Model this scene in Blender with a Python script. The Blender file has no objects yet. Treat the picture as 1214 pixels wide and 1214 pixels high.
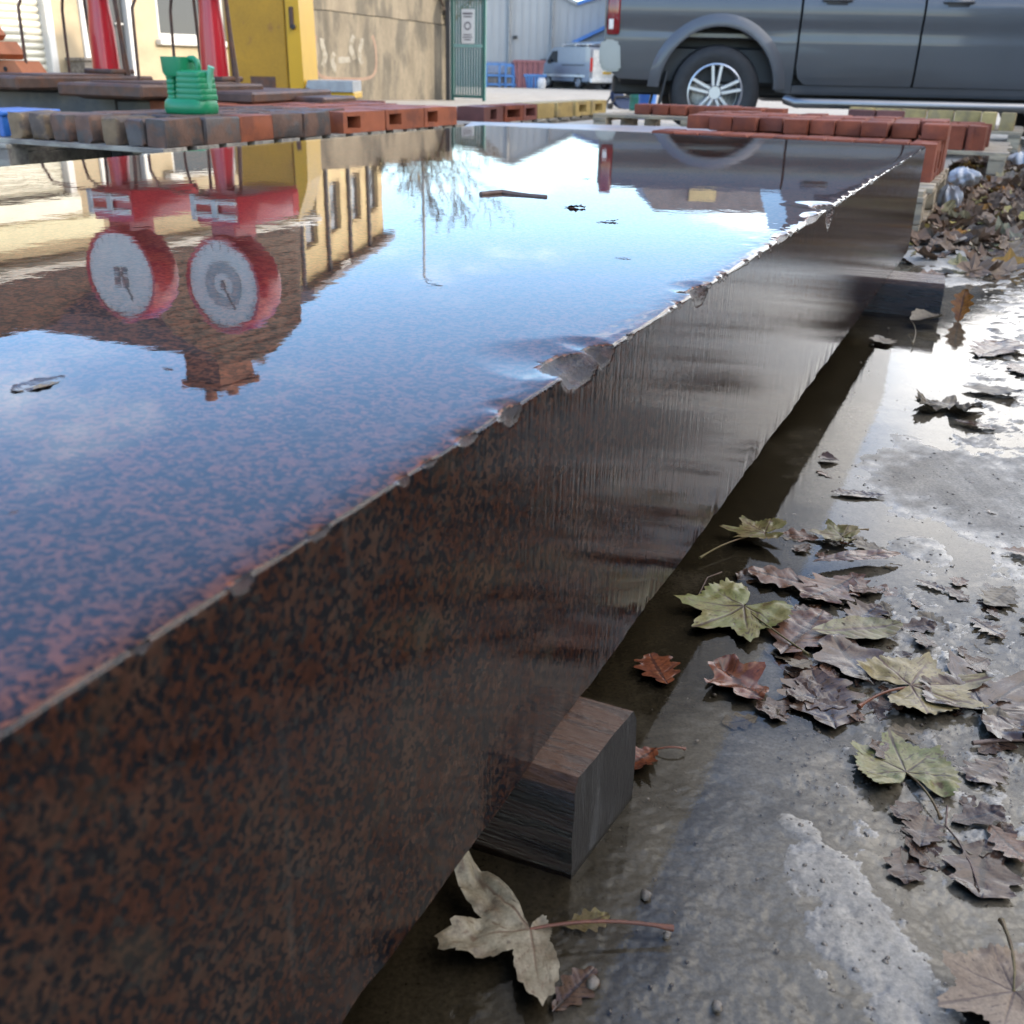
import bpy, bmesh, math, random
import numpy as np
from mathutils import Vector, Matrix
random.seed(7)
C = bpy.context.scene.collection
SC = bpy.context.scene
R = math.radians

# ------------------------------------------------------------------ camera
H = 0.58                                   # lens height above the yard (m)
PITCH = math.atan((607 - 77.5) / 1214.0)
ROLL = 0.022
cp, sp = math.cos(PITCH), math.sin(PITCH)
FWD = Vector((0, cp, -sp)); UP0 = Vector((0, sp, cp)); R0 = Vector((1, 0, 0))
RIGHT = math.cos(ROLL) * R0 + math.sin(ROLL) * UP0
UPV = -math.sin(ROLL) * R0 + math.cos(ROLL) * UP0
cam = bpy.data.cameras.new('camera'); cam_o = bpy.data.objects.new('camera', cam); C.objects.link(cam_o)
mw = Matrix((RIGHT, UPV, -FWD)).transposed().to_4x4(); mw.translation = (0, 0, H)
cam_o.matrix_world = mw
cam.sensor_width = 36; cam.lens = 36; cam.clip_start = 0.02; cam.clip_end = 600
cam.dof.use_dof = True; cam.dof.focus_distance = 1.15; cam.dof.aperture_fstop = 12
SC.camera = cam_o

# ------------------------------------------------------------------ light
SUN_EL, SUN_AZ = 20.0, 100.0               # azimuth clockwise from +Y
world = bpy.data.worlds.new('World'); SC.world = world; world.use_nodes = True
nt = world.node_tree; nt.nodes.clear(); N = nt.nodes.new; L = nt.links.new
out = N('ShaderNodeOutputWorld'); bg = N('ShaderNodeBackground'); sky = N('ShaderNodeTexSky')
sky.sky_type = 'NISHITA'; sky.sun_disc = False
sky.sun_elevation = R(SUN_EL); sky.sun_rotation = R(SUN_AZ); sky.air_density = 1.0; sky.dust_density = 0.3; sky.ozone_density = 1.6
bg.inputs['Strength'].default_value = 0.15
tc = N('ShaderNodeTexCoord'); sx = N('ShaderNodeSeparateXYZ'); L(tc.outputs['Generated'], sx.inputs[0])
def mth(op, a, b=None, c=None):
    m = N('ShaderNodeMath'); m.operation = op
    for i, v in enumerate((a, b, c)):
        if v is None: continue
        if isinstance(v, (int, float)): m.inputs[i].default_value = v
        else: L(v, m.inputs[i])
    return m.outputs[0]
zz = mth('MAXIMUM', sx.outputs['Z'], 0.0)
den = mth('ADD', zz, 0.18)
cx = mth('DIVIDE', sx.outputs['X'], den); cy = mth('DIVIDE', sx.outputs['Y'], den)
cv = N('ShaderNodeCombineXYZ'); L(cx, cv.inputs[0]); L(cy, cv.inputs[1])
cn = N('ShaderNodeTexNoise'); cn.inputs['Scale'].default_value = 1.35; cn.inputs['Detail'].default_value = 9; cn.inputs['Roughness'].default_value = 0.58
L(cv.outputs[0], cn.inputs['Vector'])
# clouds lie thicker over the right-hand half of the sky
bank = N('ShaderNodeMapRange'); bank.interpolation_type = 'SMOOTHSTEP'
bank.inputs['From Min'].default_value = 0.06; bank.inputs['From Max'].default_value = 0.46
bank.inputs['To Min'].default_value = -0.055; bank.inputs['To Max'].default_value = 0.24
L(sx.outputs['X'], bank.inputs['Value'])
cl = mth('ADD', cn.outputs['Fac'], bank.outputs[0])
cr = N('ShaderNodeMapRange'); cr.interpolation_type = 'SMOOTHSTEP'
cr.inputs['From Min'].default_value = 0.47; cr.inputs['From Max'].default_value = 0.82
cr.inputs['To Min'].default_value = 0.0; cr.inputs['To Max'].default_value = 0.85
L(cl, cr.inputs['Value'])
mx = N('ShaderNodeMix'); mx.data_type = 'RGBA'
L(cr.outputs[0], mx.inputs['Factor'])
tn = N('ShaderNodeMix'); tn.data_type = 'RGBA'; tn.blend_type = 'MULTIPLY'; tn.inputs['Factor'].default_value = 1; L(sky.outputs[0], tn.inputs['A']); tn.inputs['B'].default_value = (1.24, 1.38, 1.60, 1)
L(tn.outputs['Result'], mx.inputs['A']); mx.inputs['B'].default_value = (13.5, 12.8, 11.9, 1)
L(mx.outputs['Result'], bg.inputs['Color']); L(bg.outputs[0], out.inputs[0])

sd = bpy.data.lights.new('sun', 'SUN'); sd.energy = 2.0; sd.angle = R(0.6); sd.color = (1.0, 0.87, 0.70)
so = bpy.data.objects.new('sun', sd); C.objects.link(so)
SUNV = Vector((math.sin(R(SUN_AZ)) * math.cos(R(SUN_EL)), math.cos(R(SUN_AZ)) * math.cos(R(SUN_EL)), math.sin(R(SUN_EL))))
so.rotation_euler = SUNV.to_track_quat('Z', 'Y').to_euler()
SC.view_settings.view_transform = 'Standard'; SC.view_settings.look = 'None'
SC.view_settings.gamma = 1.0; SC.view_settings.exposure = 1.5; SC.view_settings.use_curve_mapping = False
SC.cycles.max_bounces = 8; SC.cycles.transparent_max_bounces = 12; SC.cycles.caustics_reflective = False; SC.cycles.caustics_refractive = False
SC.cycles.sample_clamp_indirect = 6.0

# ------------------------------------------------------------------ placing helpers
ZT = 0.387                                  # slab top
def ray(x, y): return FWD + RIGHT * ((x - 607) / 1214.0) + UPV * ((607 - y) / 1214.0)
def PZ(x, y, z=0.0):
    d = ray(x, y); return Vector((0, 0, H)) + d * ((z - H) / d.z)
def PY(x, y, Y):
    d = ray(x, y); return Vector((0, 0, H)) + d * (Y / d.y)
def RY(x, y, Y):                            # real point whose mirror image in the wet slab top sits there
    p = PY(x, y, Y); p.z = 2 * ZT - p.z; return p
A0 = Vector((-0.156, 0.26, 0)); DV = Vector((0.418, 0.9085, 0)).normalized(); NV = Vector((DV.y, -DV.x, 0))
SROT = -math.atan2(DV.x, DV.y)
def SL(s, u, z=0.0): return A0 + DV * s + NV * u + Vector((0, 0, z))
def to_sl(p):
    q = p - A0; return q.dot(DV), q.dot(NV)

# ------------------------------------------------------------------ object helpers
def tag(o, label=None, cat=None, group=None, kind=None):
    if label: o['label'] = label
    if cat: o['category'] = cat
    if group: o['group'] = group
    if kind: o['kind'] = kind
    return o
def thing(name, label, cat, loc=(0, 0, 0), rz=0.0, group=None):
    o = bpy.data.objects.new(name, None); C.objects.link(o); o.empty_display_size = 0.1
    o.location = loc; o.rotation_euler = (0, 0, rz)
    return tag(o, label, cat, group)
class MB:
    def __init__(s): s.bm = bmesh.new()
    def xf(s, vs, M):
        if M is not None: bmesh.ops.transform(s.bm, matrix=M, verts=vs)
    def box(s, c, size, bev=0.0, M=None, mi=0, rz=0.0, seg=1):
        r = bmesh.ops.create_cube(s.bm, size=1.0); vs = r['verts']
        for v in vs: v.co = Vector((v.co.x * size[0], v.co.y * size[1], v.co.z * size[2]))
        fs = set(f for v in vs for f in v.link_faces)
        if bev > 0:
            es = list(set(e for v in vs for e in v.link_edges))
            b = bmesh.ops.bevel(s.bm, geom=es, offset=bev, segments=seg, affect='EDGES', profile=0.5)
            vs = list(set(v for f in b['faces'] for v in f.verts)); fs = set(f for v in vs for f in v.link_faces)
        if mi:
            for f in fs: f.material_index = mi
        T = Matrix.Translation(c) @ Matrix.Rotation(rz, 4, 'Z')
        s.xf(vs, (M @ T) if M is not None else T); return vs
    def tube(s, pts, rad, n=8, M=None, mi=0):
        pts = [Vector(p) for p in pts]; rr = rad if isinstance(rad, (list, tuple)) else [rad] * len(pts)
        rings = []; prev = None
        for i, p in enumerate(pts):
            t = (pts[min(i + 1, len(pts) - 1)] - pts[max(i - 1, 0)]).normalized()
            a = prev if prev is not None else (Vector((0, 0, 1)) if abs(t.z) < 0.9 else Vector((1, 0, 0)))
            x = (a - t * a.dot(t)).normalized(); y = t.cross(x); prev = x
            ring = []
            for k in range(n):
                an = 2 * math.pi * k / n
                q = p + (x * math.cos(an) + y * math.sin(an)) * rr[i]
                if M is not None: q = M @ q
                ring.append(s.bm.verts.new(q))
            rings.append(ring)
        for i in range(len(rings) - 1):
            for k in range(n):
                f = s.bm.faces.new((rings[i][k], rings[i][(k + 1) % n], rings[i + 1][(k + 1) % n], rings[i + 1][k])); f.material_index = mi
        for ring, fl in ((rings[0], True), (rings[-1], False)):
            f = s.bm.faces.new(list(reversed(ring)) if fl else ring); f.material_index = mi
        return s
    def lathe(s, prof, n=28, M=None, mi=0, closed=False):
        rings = []
        for r, z in prof:
            ring = []
            for k in range(n):
                an = 2 * math.pi * k / n; q = Vector((r * math.cos(an), r * math.sin(an), z))
                if M is not None: q = M @ q
                ring.append(s.bm.verts.new(q))
            rings.append(ring)
        m = len(rings)
        for i in range(m if closed else m - 1):
            a, b = rings[i], rings[(i + 1) % m]
            for k in range(n):
                f = s.bm.faces.new((a[k], a[(k + 1) % n], b[(k + 1) % n], b[k])); f.material_index = mi
        if not closed:
            for ring, fl in ((rings[0], True), (rings[-1], False)):
                f = s.bm.faces.new(list(reversed(ring)) if fl else ring); f.material_index = mi
        return s
    def prism(s, poly, a, b, M=None, mi=0):
        """poly in local XZ, extruded from y=a to y=b"""
        p0 = [Vector((x, a, z)) for x, z in poly]; p1 = [Vector((x, b, z)) for x, z in poly]
        if M is not None: p0 = [M @ p for p in p0]; p1 = [M @ p for p in p1]
        v0 = [s.bm.verts.new(p) for p in p0]; v1 = [s.bm.verts.new(p) for p in p1]
        n = len(poly); fs = [s.bm.faces.new(v0), s.bm.faces.new(list(reversed(v1)))]
        for i in range(n): fs.append(s.bm.faces.new((v0[i], v1[i], v1[(i + 1) % n], v0[(i + 1) % n])))
        for f in fs: f.material_index = mi
        return v0, v1
    def quad(s, pts, M=None, mi=0):
        f = s.bm.faces.new([s.bm.verts.new(M @ Vector(p) if M is not None else Vector(p)) for p in pts]); f.material_index = mi; return f
    def grid(s, rows, mi=0, close=False):
        vv = [[s.bm.verts.new(p) for p in r] for r in rows]
        for i in range(len(vv) - 1):
            m = len(vv[i])
            for j in range(m if close else m - 1):
                f = s.bm.faces.new((vv[i][j], vv[i][(j + 1) % m], vv[i + 1][(j + 1) % m], vv[i + 1][j])); f.material_index = mi
        return vv
    def mesh(s, name, mats, smooth=None, fix=True):
        if fix: bmesh.ops.recalc_face_normals(s.bm, faces=s.bm.faces)
        me = bpy.data.meshes.new(name); s.bm.to_mesh(me); s.bm.free()
        for m in (mats if isinstance(mats, (list, tuple)) else [mats]): me.materials.append(m)
        if smooth is not None:
            for p in me.polygons: p.use_smooth = True
            me.set_sharp_from_angle(angle=R(smooth))
        return me
    def build(s, name, mats, parent=None, smooth=None, fix=True, loc=None, rz=0.0):
        o = bpy.data.objects.new(name, s.mesh(name, mats, smooth, fix)); C.objects.link(o)
        if parent is not None: o.parent = parent
        if loc is not None: o.location = loc; o.rotation_euler = (0, 0, rz)
        return o
def inst(name, me, parent=None, loc=(0, 0, 0), rot=(0, 0, 0)):
    o = bpy.data.objects.new(name, me); C.objects.link(o)
    if parent is not None: o.parent = parent
    o.location = loc; o.rotation_euler = rot; return o
def copy_tree(o, parent=None):
    c = o.copy(); C.objects.link(c)
    if parent is not None: c.parent = parent
    for ch in list(o.children): copy_tree(ch, c)
    return c

# ------------------------------------------------------------------ materials
MATS = {}
def pm(name, col, rough=0.6, metal=0.0, var=0.25, scale=6.0, col2=None, mixlo=0.45, mixhi=0.6, mscale=3.0, bump=0.0, bscale=40.0, coat=0.0,
       spec=0.5, rnd=0.0, stretch=None, rough2=None, grain=0.0):
    """painted / stone / wood surface: base colour with broad and fine variation, optional second colour in patches"""
    m = bpy.data.materials.new(name); m.use_nodes = True; t = m.node_tree; n = t.nodes; l = t.links
    b = n['Principled BSDF']; b.inputs['Metallic'].default_value = metal; b.inputs['Specular IOR Level'].default_value = spec
    b.inputs['Coat Weight'].default_value = coat; b.inputs['Coat Roughness'].default_value = 0.06
    co = n.new('ShaderNodeTexCoord'); vec = co.outputs['Object']
    if stretch:
        mp = n.new('ShaderNodeMapping'); mp.inputs['Scale'].default_value = stretch; l.new(vec, mp.inputs['Vector']); vec = mp.outputs[0]
    oi = n.new('ShaderNodeObjectInfo')
    ad = n.new('ShaderNodeVectorMath'); ad.operation = 'ADD'
    sc = n.new('ShaderNodeVectorMath'); sc.operation = 'SCALE'; sc.inputs[0].default_value = (37, 19, 53); l.new(oi.outputs['Random'], sc.inputs['Scale'])
    l.new(vec, ad.inputs[0]); l.new(sc.outputs[0], ad.inputs[1]); vec = ad.outputs[0]
    def noise(s, d=5, r=0.55):
        x = n.new('ShaderNodeTexNoise'); x.inputs['Scale'].default_value = s; x.inputs['Detail'].default_value = d; x.inputs['Roughness'].default_value = r
        l.new(vec, x.inputs['Vector']); return x.outputs['Fac']
    n1 = noise(scale)
    mr = n.new('ShaderNodeMapRange'); mr.inputs['From Min'].default_value = 0.25; mr.inputs['From Max'].default_value = 0.75
    mr.inputs['To Min'].default_value = 1 - var; mr.inputs['To Max'].default_value = 1 + var; l.new(n1, mr.inputs['Value'])
    val = mr.outputs[0]
    if rnd:
        m2 = n.new('ShaderNodeMapRange'); m2.inputs['To Min'].default_value = 1 - rnd; m2.inputs['To Max'].default_value = 1 + rnd; l.new(oi.outputs['Random'], m2.inputs['Value'])
        mm = n.new('ShaderNodeMath'); mm.operation = 'MULTIPLY'; l.new(val, mm.inputs[0]); l.new(m2.outputs[0], mm.inputs[1]); val = mm.outputs[0]
    if grain:
        g = n.new('ShaderNodeMapRange'); g.inputs['From Min'].default_value = 0.3; g.inputs['From Max'].default_value = 0.7
        g.inputs['To Min'].default_value = 1 - grain; g.inputs['To Max'].default_value = 1 + grain; l.new(noise(scale * 14, 3), g.inputs['Value'])
        mm = n.new('ShaderNodeMath'); mm.operation = 'MULTIPLY'; l.new(val, mm.inputs[0]); l.new(g.outputs[0], mm.inputs[1]); val = mm.outputs[0]
    hs = n.new('ShaderNodeMix'); hs.data_type = 'RGBA'; hs.inputs['A'].default_value = (*col, 1); hs.inputs['B'].default_value = (*(col2 or col), 1)
    if col2:
        mk = n.new('ShaderNodeMapRange'); mk.interpolation_type = 'SMOOTHSTEP'; mk.inputs['From Min'].default_value = mixlo; mk.inputs['From Max'].default_value = mixhi
        l.new(noise(mscale, 7, 0.6), mk.inputs['Value']); l.new(mk.outputs[0], hs.inputs['Factor'])
        if rough2 is not None:
            rr = n.new('ShaderNodeMapRange'); rr.inputs['To Min'].default_value = rough; rr.inputs['To Max'].default_value = rough2
            l.new(mk.outputs[0], rr.inputs['Value']); l.new(rr.outputs[0], b.inputs['Roughness'])
    else: hs.inputs['Factor'].default_value = 0
    vm = n.new('ShaderNodeVectorMath'); vm.operation = 'SCALE'; l.new(hs.outputs['Result'], vm.inputs[0]); l.new(val, vm.inputs['Scale'])
    l.new(vm.outputs[0], b.inputs['Base Color'])
    if not (col2 and rough2 is not None): b.inputs['Roughness'].default_value = rough
    if bump:
        bp = n.new('ShaderNodeBump'); bp.inputs['Strength'].default_value = bump; bp.inputs['Distance'].default_value = 0.01
        l.new(noise(bscale, 6, 0.6), bp.inputs['Height']); l.new(bp.outputs[0], b.inputs['Normal'])
    MATS[name] = m; return m
def glassy(name, col=(0.02, 0.025, 0.03), rough=0.03):
    m = bpy.data.materials.new(name); m.use_nodes = True; b = m.node_tree.nodes['Principled BSDF']
    b.inputs['Base Color'].default_value = (*col, 1); b.inputs['Roughness'].default_value = rough; b.inputs['Specular IOR Level'].default_value = 0.45
    nz = m.node_tree.nodes.new('ShaderNodeTexNoise'); nz.inputs['Scale'].default_value = 2.0
    bp = m.node_tree.nodes.new('ShaderNodeBump'); bp.inputs['Strength'].default_value = 0.05
    m.node_tree.links.new(nz.outputs['Fac'], bp.inputs['Height']); m.node_tree.links.new(bp.outputs[0], b.inputs['Normal']); return m
def water(name, tint, ripples, tintmask=None):
    """thin clear water: Fresnel mirror over what lies beneath. ripples = [(scale, strength, distance, stretch)]"""
    m = bpy.data.materials.new(name); m.use_nodes = True; t = m.node_tree; n = t.nodes; l = t.links; n.clear()
    o = n.new('ShaderNodeOutputMaterial'); mx = n.new('ShaderNodeMixShader'); tr = n.new('ShaderNodeBsdfTransparent'); gl = n.new('ShaderNodeBsdfGlossy'); fr = n.new('ShaderNodeFresnel')
    tr.inputs['Color'].default_value = (*tint, 1); gl.inputs['Roughness'].default_value = 0.0; fr.inputs['IOR'].default_value = 1.333
    gl.inputs['Color'].default_value = (1, 1, 1, 1)
    co = n.new('ShaderNodeTexCoord'); prev = None
    for scale, strength, dist, st in ripples:
        mp = n.new('ShaderNodeMapping'); mp.inputs['Scale'].default_value = st; l.new(co.outputs['Object'], mp.inputs['Vector'])
        nz = n.new('ShaderNodeTexNoise'); nz.inputs['Scale'].default_value = scale; nz.inputs['Detail'].default_value = 3; l.new(mp.outputs[0], nz.inputs['Vector'])
        bp = n.new('ShaderNodeBump'); bp.inputs['Strength'].default_value = strength; bp.inputs['Distance'].default_value = dist
        l.new(nz.outputs['Fac'], bp.inputs['Height'])
        if prev is not None: l.new(prev, bp.inputs['Normal'])
        prev = bp.outputs[0]
    if prev is not None:
        l.new(prev, gl.inputs['Normal']); l.new(prev, fr.inputs['Normal'])
    l.new(fr.outputs[0], mx.inputs[0]); l.new(tr.outputs[0], mx.inputs[1]); l.new(gl.outputs[0], mx.inputs[2]); l.new(mx.outputs[0], o.inputs[0])
    return m

# ------------------------------------------------------------------ numpy noise
_rng = np.random.default_rng(3); _T = _rng.random((256, 256))
def vnoise(x, y, f, seed=0):
    x = np.asarray(x, float) * f + seed * 17.31; y = np.asarray(y, float) * f + seed * 7.77
    xi = np.floor(x).astype(int); yi = np.floor(y).astype(int); fx = x - xi; fy = y - yi
    fx = fx * fx * (3 - 2 * fx); fy = fy * fy * (3 - 2 * fy)
    g = lambda a, b: _T[a % 256, b % 256]
    return (g(xi, yi) * (1 - fx) + g(xi + 1, yi) * fx) * (1 - fy) + (g(xi, yi + 1) * (1 - fx) + g(xi + 1, yi + 1) * fx) * fy
def fbm(x, y, f, o=4, seed=0, g=0.5):
    r = 0; a = 1; s = 0
    for k in range(o): r = r + a * vnoise(x, y, f * 2 ** k, seed + k); s += a; a *= g
    return r / s
def np_mesh(name, V, F, mat, smooth=True, attrs=None):
    me = bpy.data.meshes.new(name); me.from_pydata([tuple(v) for v in V] if not isinstance(V, np.ndarray) else V.tolist(), [], F if isinstance(F, list) else F.tolist())
    for m in (mat if isinstance(mat, (list, tuple)) else [mat]): me.materials.append(m)
    if smooth: me.polygons.foreach_set('use_smooth', [True] * len(me.polygons))
    for k, v in (attrs or {}).items():
        a = me.attributes.new(k, 'FLOAT', 'POINT'); a.data.foreach_set('value', np.asarray(v, np.float32))
    me.update(); return me
def grid_faces(nr, nc):
    i = np.arange(nr - 1)[:, None] * nc + np.arange(nc - 1)[None, :]; i = i.ravel()
    return np.stack([i, i + 1, i + nc + 1, i + nc], 1)
ORD = ['first', 'second', 'third', 'fourth', 'fifth', 'sixth', 'seventh', 'eighth', 'ninth', 'tenth', 'eleventh', 'twelfth', 'thirteenth', 'fourteenth']
# ================================================================== GROUND
def concrete_mat():
    m = bpy.data.materials.new('wet_concrete'); m.use_nodes = True; t = m.node_tree; n = t.nodes; l = t.links; b = n['Principled BSDF']
    co = n.new('ShaderNodeTexCoord')
    def noise(s, d=5, r=0.6, st=None):
        x = n.new('ShaderNodeTexNoise'); x.inputs['Scale'].default_value = s; x.inputs['Detail'].default_value = d; x.inputs['Roughness'].default_value = r
        v = co.outputs['Object']
        if st:
            mp = n.new('ShaderNodeMapping'); mp.inputs['Scale'].default_value = st; mp.inputs['Rotation'].default_value = (0, 0, SROT); l.new(v, mp.inputs['Vector']); v = mp.outputs[0]
        l.new(v, x.inputs['Vector']); return x.outputs['Fac']
    def mapr(v, a, bb, c, d):
        x = n.new('ShaderNodeMapRange'); x.inputs['From Min'].default_value = a; x.inputs['From Max'].default_value = bb; x.inputs['To Min'].default_value = c; x.inputs['To Max'].default_value = d
        l.new(v, x.inputs['Value']); return x.outputs[0]
    def mul(a, bb):
        x = n.new('ShaderNodeMath'); x.operation = 'MULTIPLY'; l.new(a, x.inputs[0]); l.new(bb, x.inputs[1]); return x.outputs[0]
    def mix(f, a, bb):
        x = n.new('ShaderNodeMix'); x.data_type = 'RGBA'
        l.new(f, x.inputs['Factor'])
        for v, s in ((a, 'A'), (bb, 'B')):
            if isinstance(v, tuple): x.inputs[s].default_value = (*v, 1)
            else: l.new(v, x.inputs[s])
        return x.outputs['Result']
    wet = n.new('ShaderNodeAttribute'); wet.attribute_name = 'wet'
    silt_shade = n.new('ShaderNodeAttribute'); silt_shade.attribute_name = 'silt_shade'
    base = mix(mapr(noise(2.3), 0.35, 0.65, 0, 1), (0.33, 0.30, 0.25), (0.25, 0.225, 0.185))
    base = mix(silt_shade.outputs['Fac'], base, (0.060, 0.050, 0.034))
    v = mul(mapr(noise(14, 6), 0.3, 0.7, 0.78, 1.2), mapr(noise(260, 3), 0.3, 0.7, 0.68, 1.3))
    v = mul(v, mapr(noise(90, 2, 0.5, (1, 0.05, 1)), 0.3, 0.7, 0.86, 1.12))
    v = mul(v, mapr(wet.outputs['Fac'], 0, 1, 1.0, 0.62))
    sp = n.new('ShaderNodeTexVoronoi'); sp.inputs['Scale'].default_value = 95; l.new(co.outputs['Object'], sp.inputs['Vector'])
    v = mul(v, mapr(sp.outputs['Distance'], 0.04, 0.12, 0.6, 1.0))
    vm = n.new('ShaderNodeVectorMath'); vm.operation = 'SCALE'; l.new(base, vm.inputs[0]); l.new(v, vm.inputs['Scale']); l.new(vm.outputs[0], b.inputs['Base Color'])
    l.new(mapr(wet.outputs['Fac'], 0.2, 1, 0.85, 0.16), b.inputs['Roughness'])
    bp = n.new('ShaderNodeBump'); l.new(mapr(wet.outputs['Fac'], .2, 1, .6, .22), bp.inputs['Strength']); bp.inputs['Distance'].default_value = 0.0016
    l.new(noise(300, 5), bp.inputs['Height']); l.new(bp.outputs[0], b.inputs['Normal'])
    return m
M_CONC = concrete_mat()

def far_z(y): return -0.010 if y < 11 else -0.010 - 0.008 * (min(y, 62) - 11)
ys = [-40, -20, -8, -2, 0, 1, 2, 3, 4, 5, 7, 9, 11, 14, 18, 22, 30, 40, 50, 62, 90, 150, 320]
xs = [-260, -120, -60, -30, -15, -8, -4, -2, 0, 2, 4, 8, 15, 30, 60, 120, 260]
V = [(x, y, far_z(y)) for y in ys for x in xs]
yard = inst('ground', np_mesh('ground', V, grid_faces(len(ys), len(xs)), M_CONC)); tag(yard, kind='structure')

# wet pavement close to the slab: a height field that the puddle water floods
BL = []                                     # (x, y, radius along x, along y, rotation, height)
def blob(px, py, rx, ry, rot, h):
    p = PZ(px, py, 0); BL.append((p.x, p.y, rx, ry, rot, h))
blob(1128, 575, .17, .20, 0.2, 1.0); blob(1205, 610, .16, .20, 0.0, 1.0); blob(1095, 650, .06, .06, 0, .8); blob(1085, 530, .05, .10, 0.2, .8)
blob(985, 1040, .034, .06, 0.5, .85); blob(1035, 1130, .042, .06, 0.5, .9); blob(950, 985, .014, .028, 0.6, .7); blob(1075, 1200, .03, .05, 0, .75)
blob(1180, 305, .8, .30, 0, 1.3); blob(1110, 330, .15, .16, 0, 0.9)
_gr = np.random.default_rng(11)
def ground_h(x, y):
    D = np.zeros_like(x)
    wob = (fbm(x, y, 26, 4, 5) - .5) * 0.9
    for bx, by, rx, ry, rot, h in BL:
        c, s = math.cos(rot), math.sin(rot); dx = x - bx; dy = y - by
        q = ((dx * c + dy * s) / rx) ** 2 + ((-dx * s + dy * c) / ry) ** 2
        D = np.maximum(D, h * np.clip(1.45 - np.sqrt(q) + wob * .55, -1, 1))
    ss = (x - A0.x) * DV.x + (y - A0.y) * DV.y; uu = (x - A0.x) * NV.x + (y - A0.y) * NV.y
    # gritty, silted strip where the leaves collect
    g = np.exp(-((ss - .80) / .42) ** 2) * np.clip((uu - .13) / .10, 0, 1)
    g2 = np.exp(-((uu - .115) / .05) ** 2) * np.clip((.75 - ss) / .2, 0, 1) * .3
    g3 = np.clip((ss - 1.2) / .5, 0, 1) * np.clip((uu - .17) / .10, 0, 1) * 1.15
    G = np.maximum(np.maximum(g, g2), g3 * .9)
    h = -0.0045 + 0.0070 * D + (fbm(x, y, 9, 4, 1) - .5) * .0035
    lump = fbm(x, y, 38, 5, 9, .68); fine = vnoise(x, y, 210, 4)
    h = h + G * ((lump - .45) * .0155 + (fine - .5) * .0030 + .0027) * np.clip(1.2 - D, 0, 1)
    h = h + (fbm(x, y, 95, 4, 2, .65) - .5) * .0019
    h = h - .003 * np.clip((.05 - uu) / .08, 0, 1)          # the gutter under the slab stays flooded
    edge = np.clip((y - 3.75) / .35, 0, 1); h = h * (1 - edge) + (-.022) * edge
    return h, G, D, uu
rt = []; y = 0.26
while y < 4.15: rt.append(y); y *= 1.0036
rt = np.array(rt); tx = np.concatenate([np.linspace(-1.6, -.5, 24)[:-1], np.linspace(-.5, .95, 400)])
Yg, Tg = np.meshgrid(rt, tx, indexing='ij'); Xg = Yg * Tg
hg, Gg, Dg, Ug = ground_h(Xg, Yg)
wet = np.clip((.0042 - hg + (fbm(Xg, Yg, 60, 3, 33) - .5) * .003) / .0042, 0, 1) * .9 + .08
silt_shade = np.clip(fbm(Xg, Yg, 7, 4, 21) * 1.9 - .98 + 1.25 * np.clip((.15 - Ug) / .11, 0, 1), 0, 1) * np.clip(1 - Dg * 1.6, 0, 1)  # silt patches, plus a dark band painting the slab's contact shadow and reflection
pave = inst('pavement', np_mesh('pavement', np.stack([Xg.ravel(), Yg.ravel(), hg.ravel()], 1), grid_faces(*Xg.shape), M_CONC, attrs={'wet': wet.ravel(), 'silt_shade': silt_shade.ravel()}))
tag(pave, kind='structure')
M_PUD = water('puddle_water', (0.94, 0.91, 0.84), [(9, .05, .010, (1, 1, 1)), (85, .03, .0024, (1, 1, 1)), (420, .03, .001, (1, 1, 1))])
pud = inst('puddle', np_mesh('puddle', [(-2.4, .12, 0), (3.4, .12, 0), (3.4, 3.7, 0), (-2.4, 3.7, 0)], [(0, 1, 2, 3)], M_PUD, smooth=False)); tag(pud, kind='structure')

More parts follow.
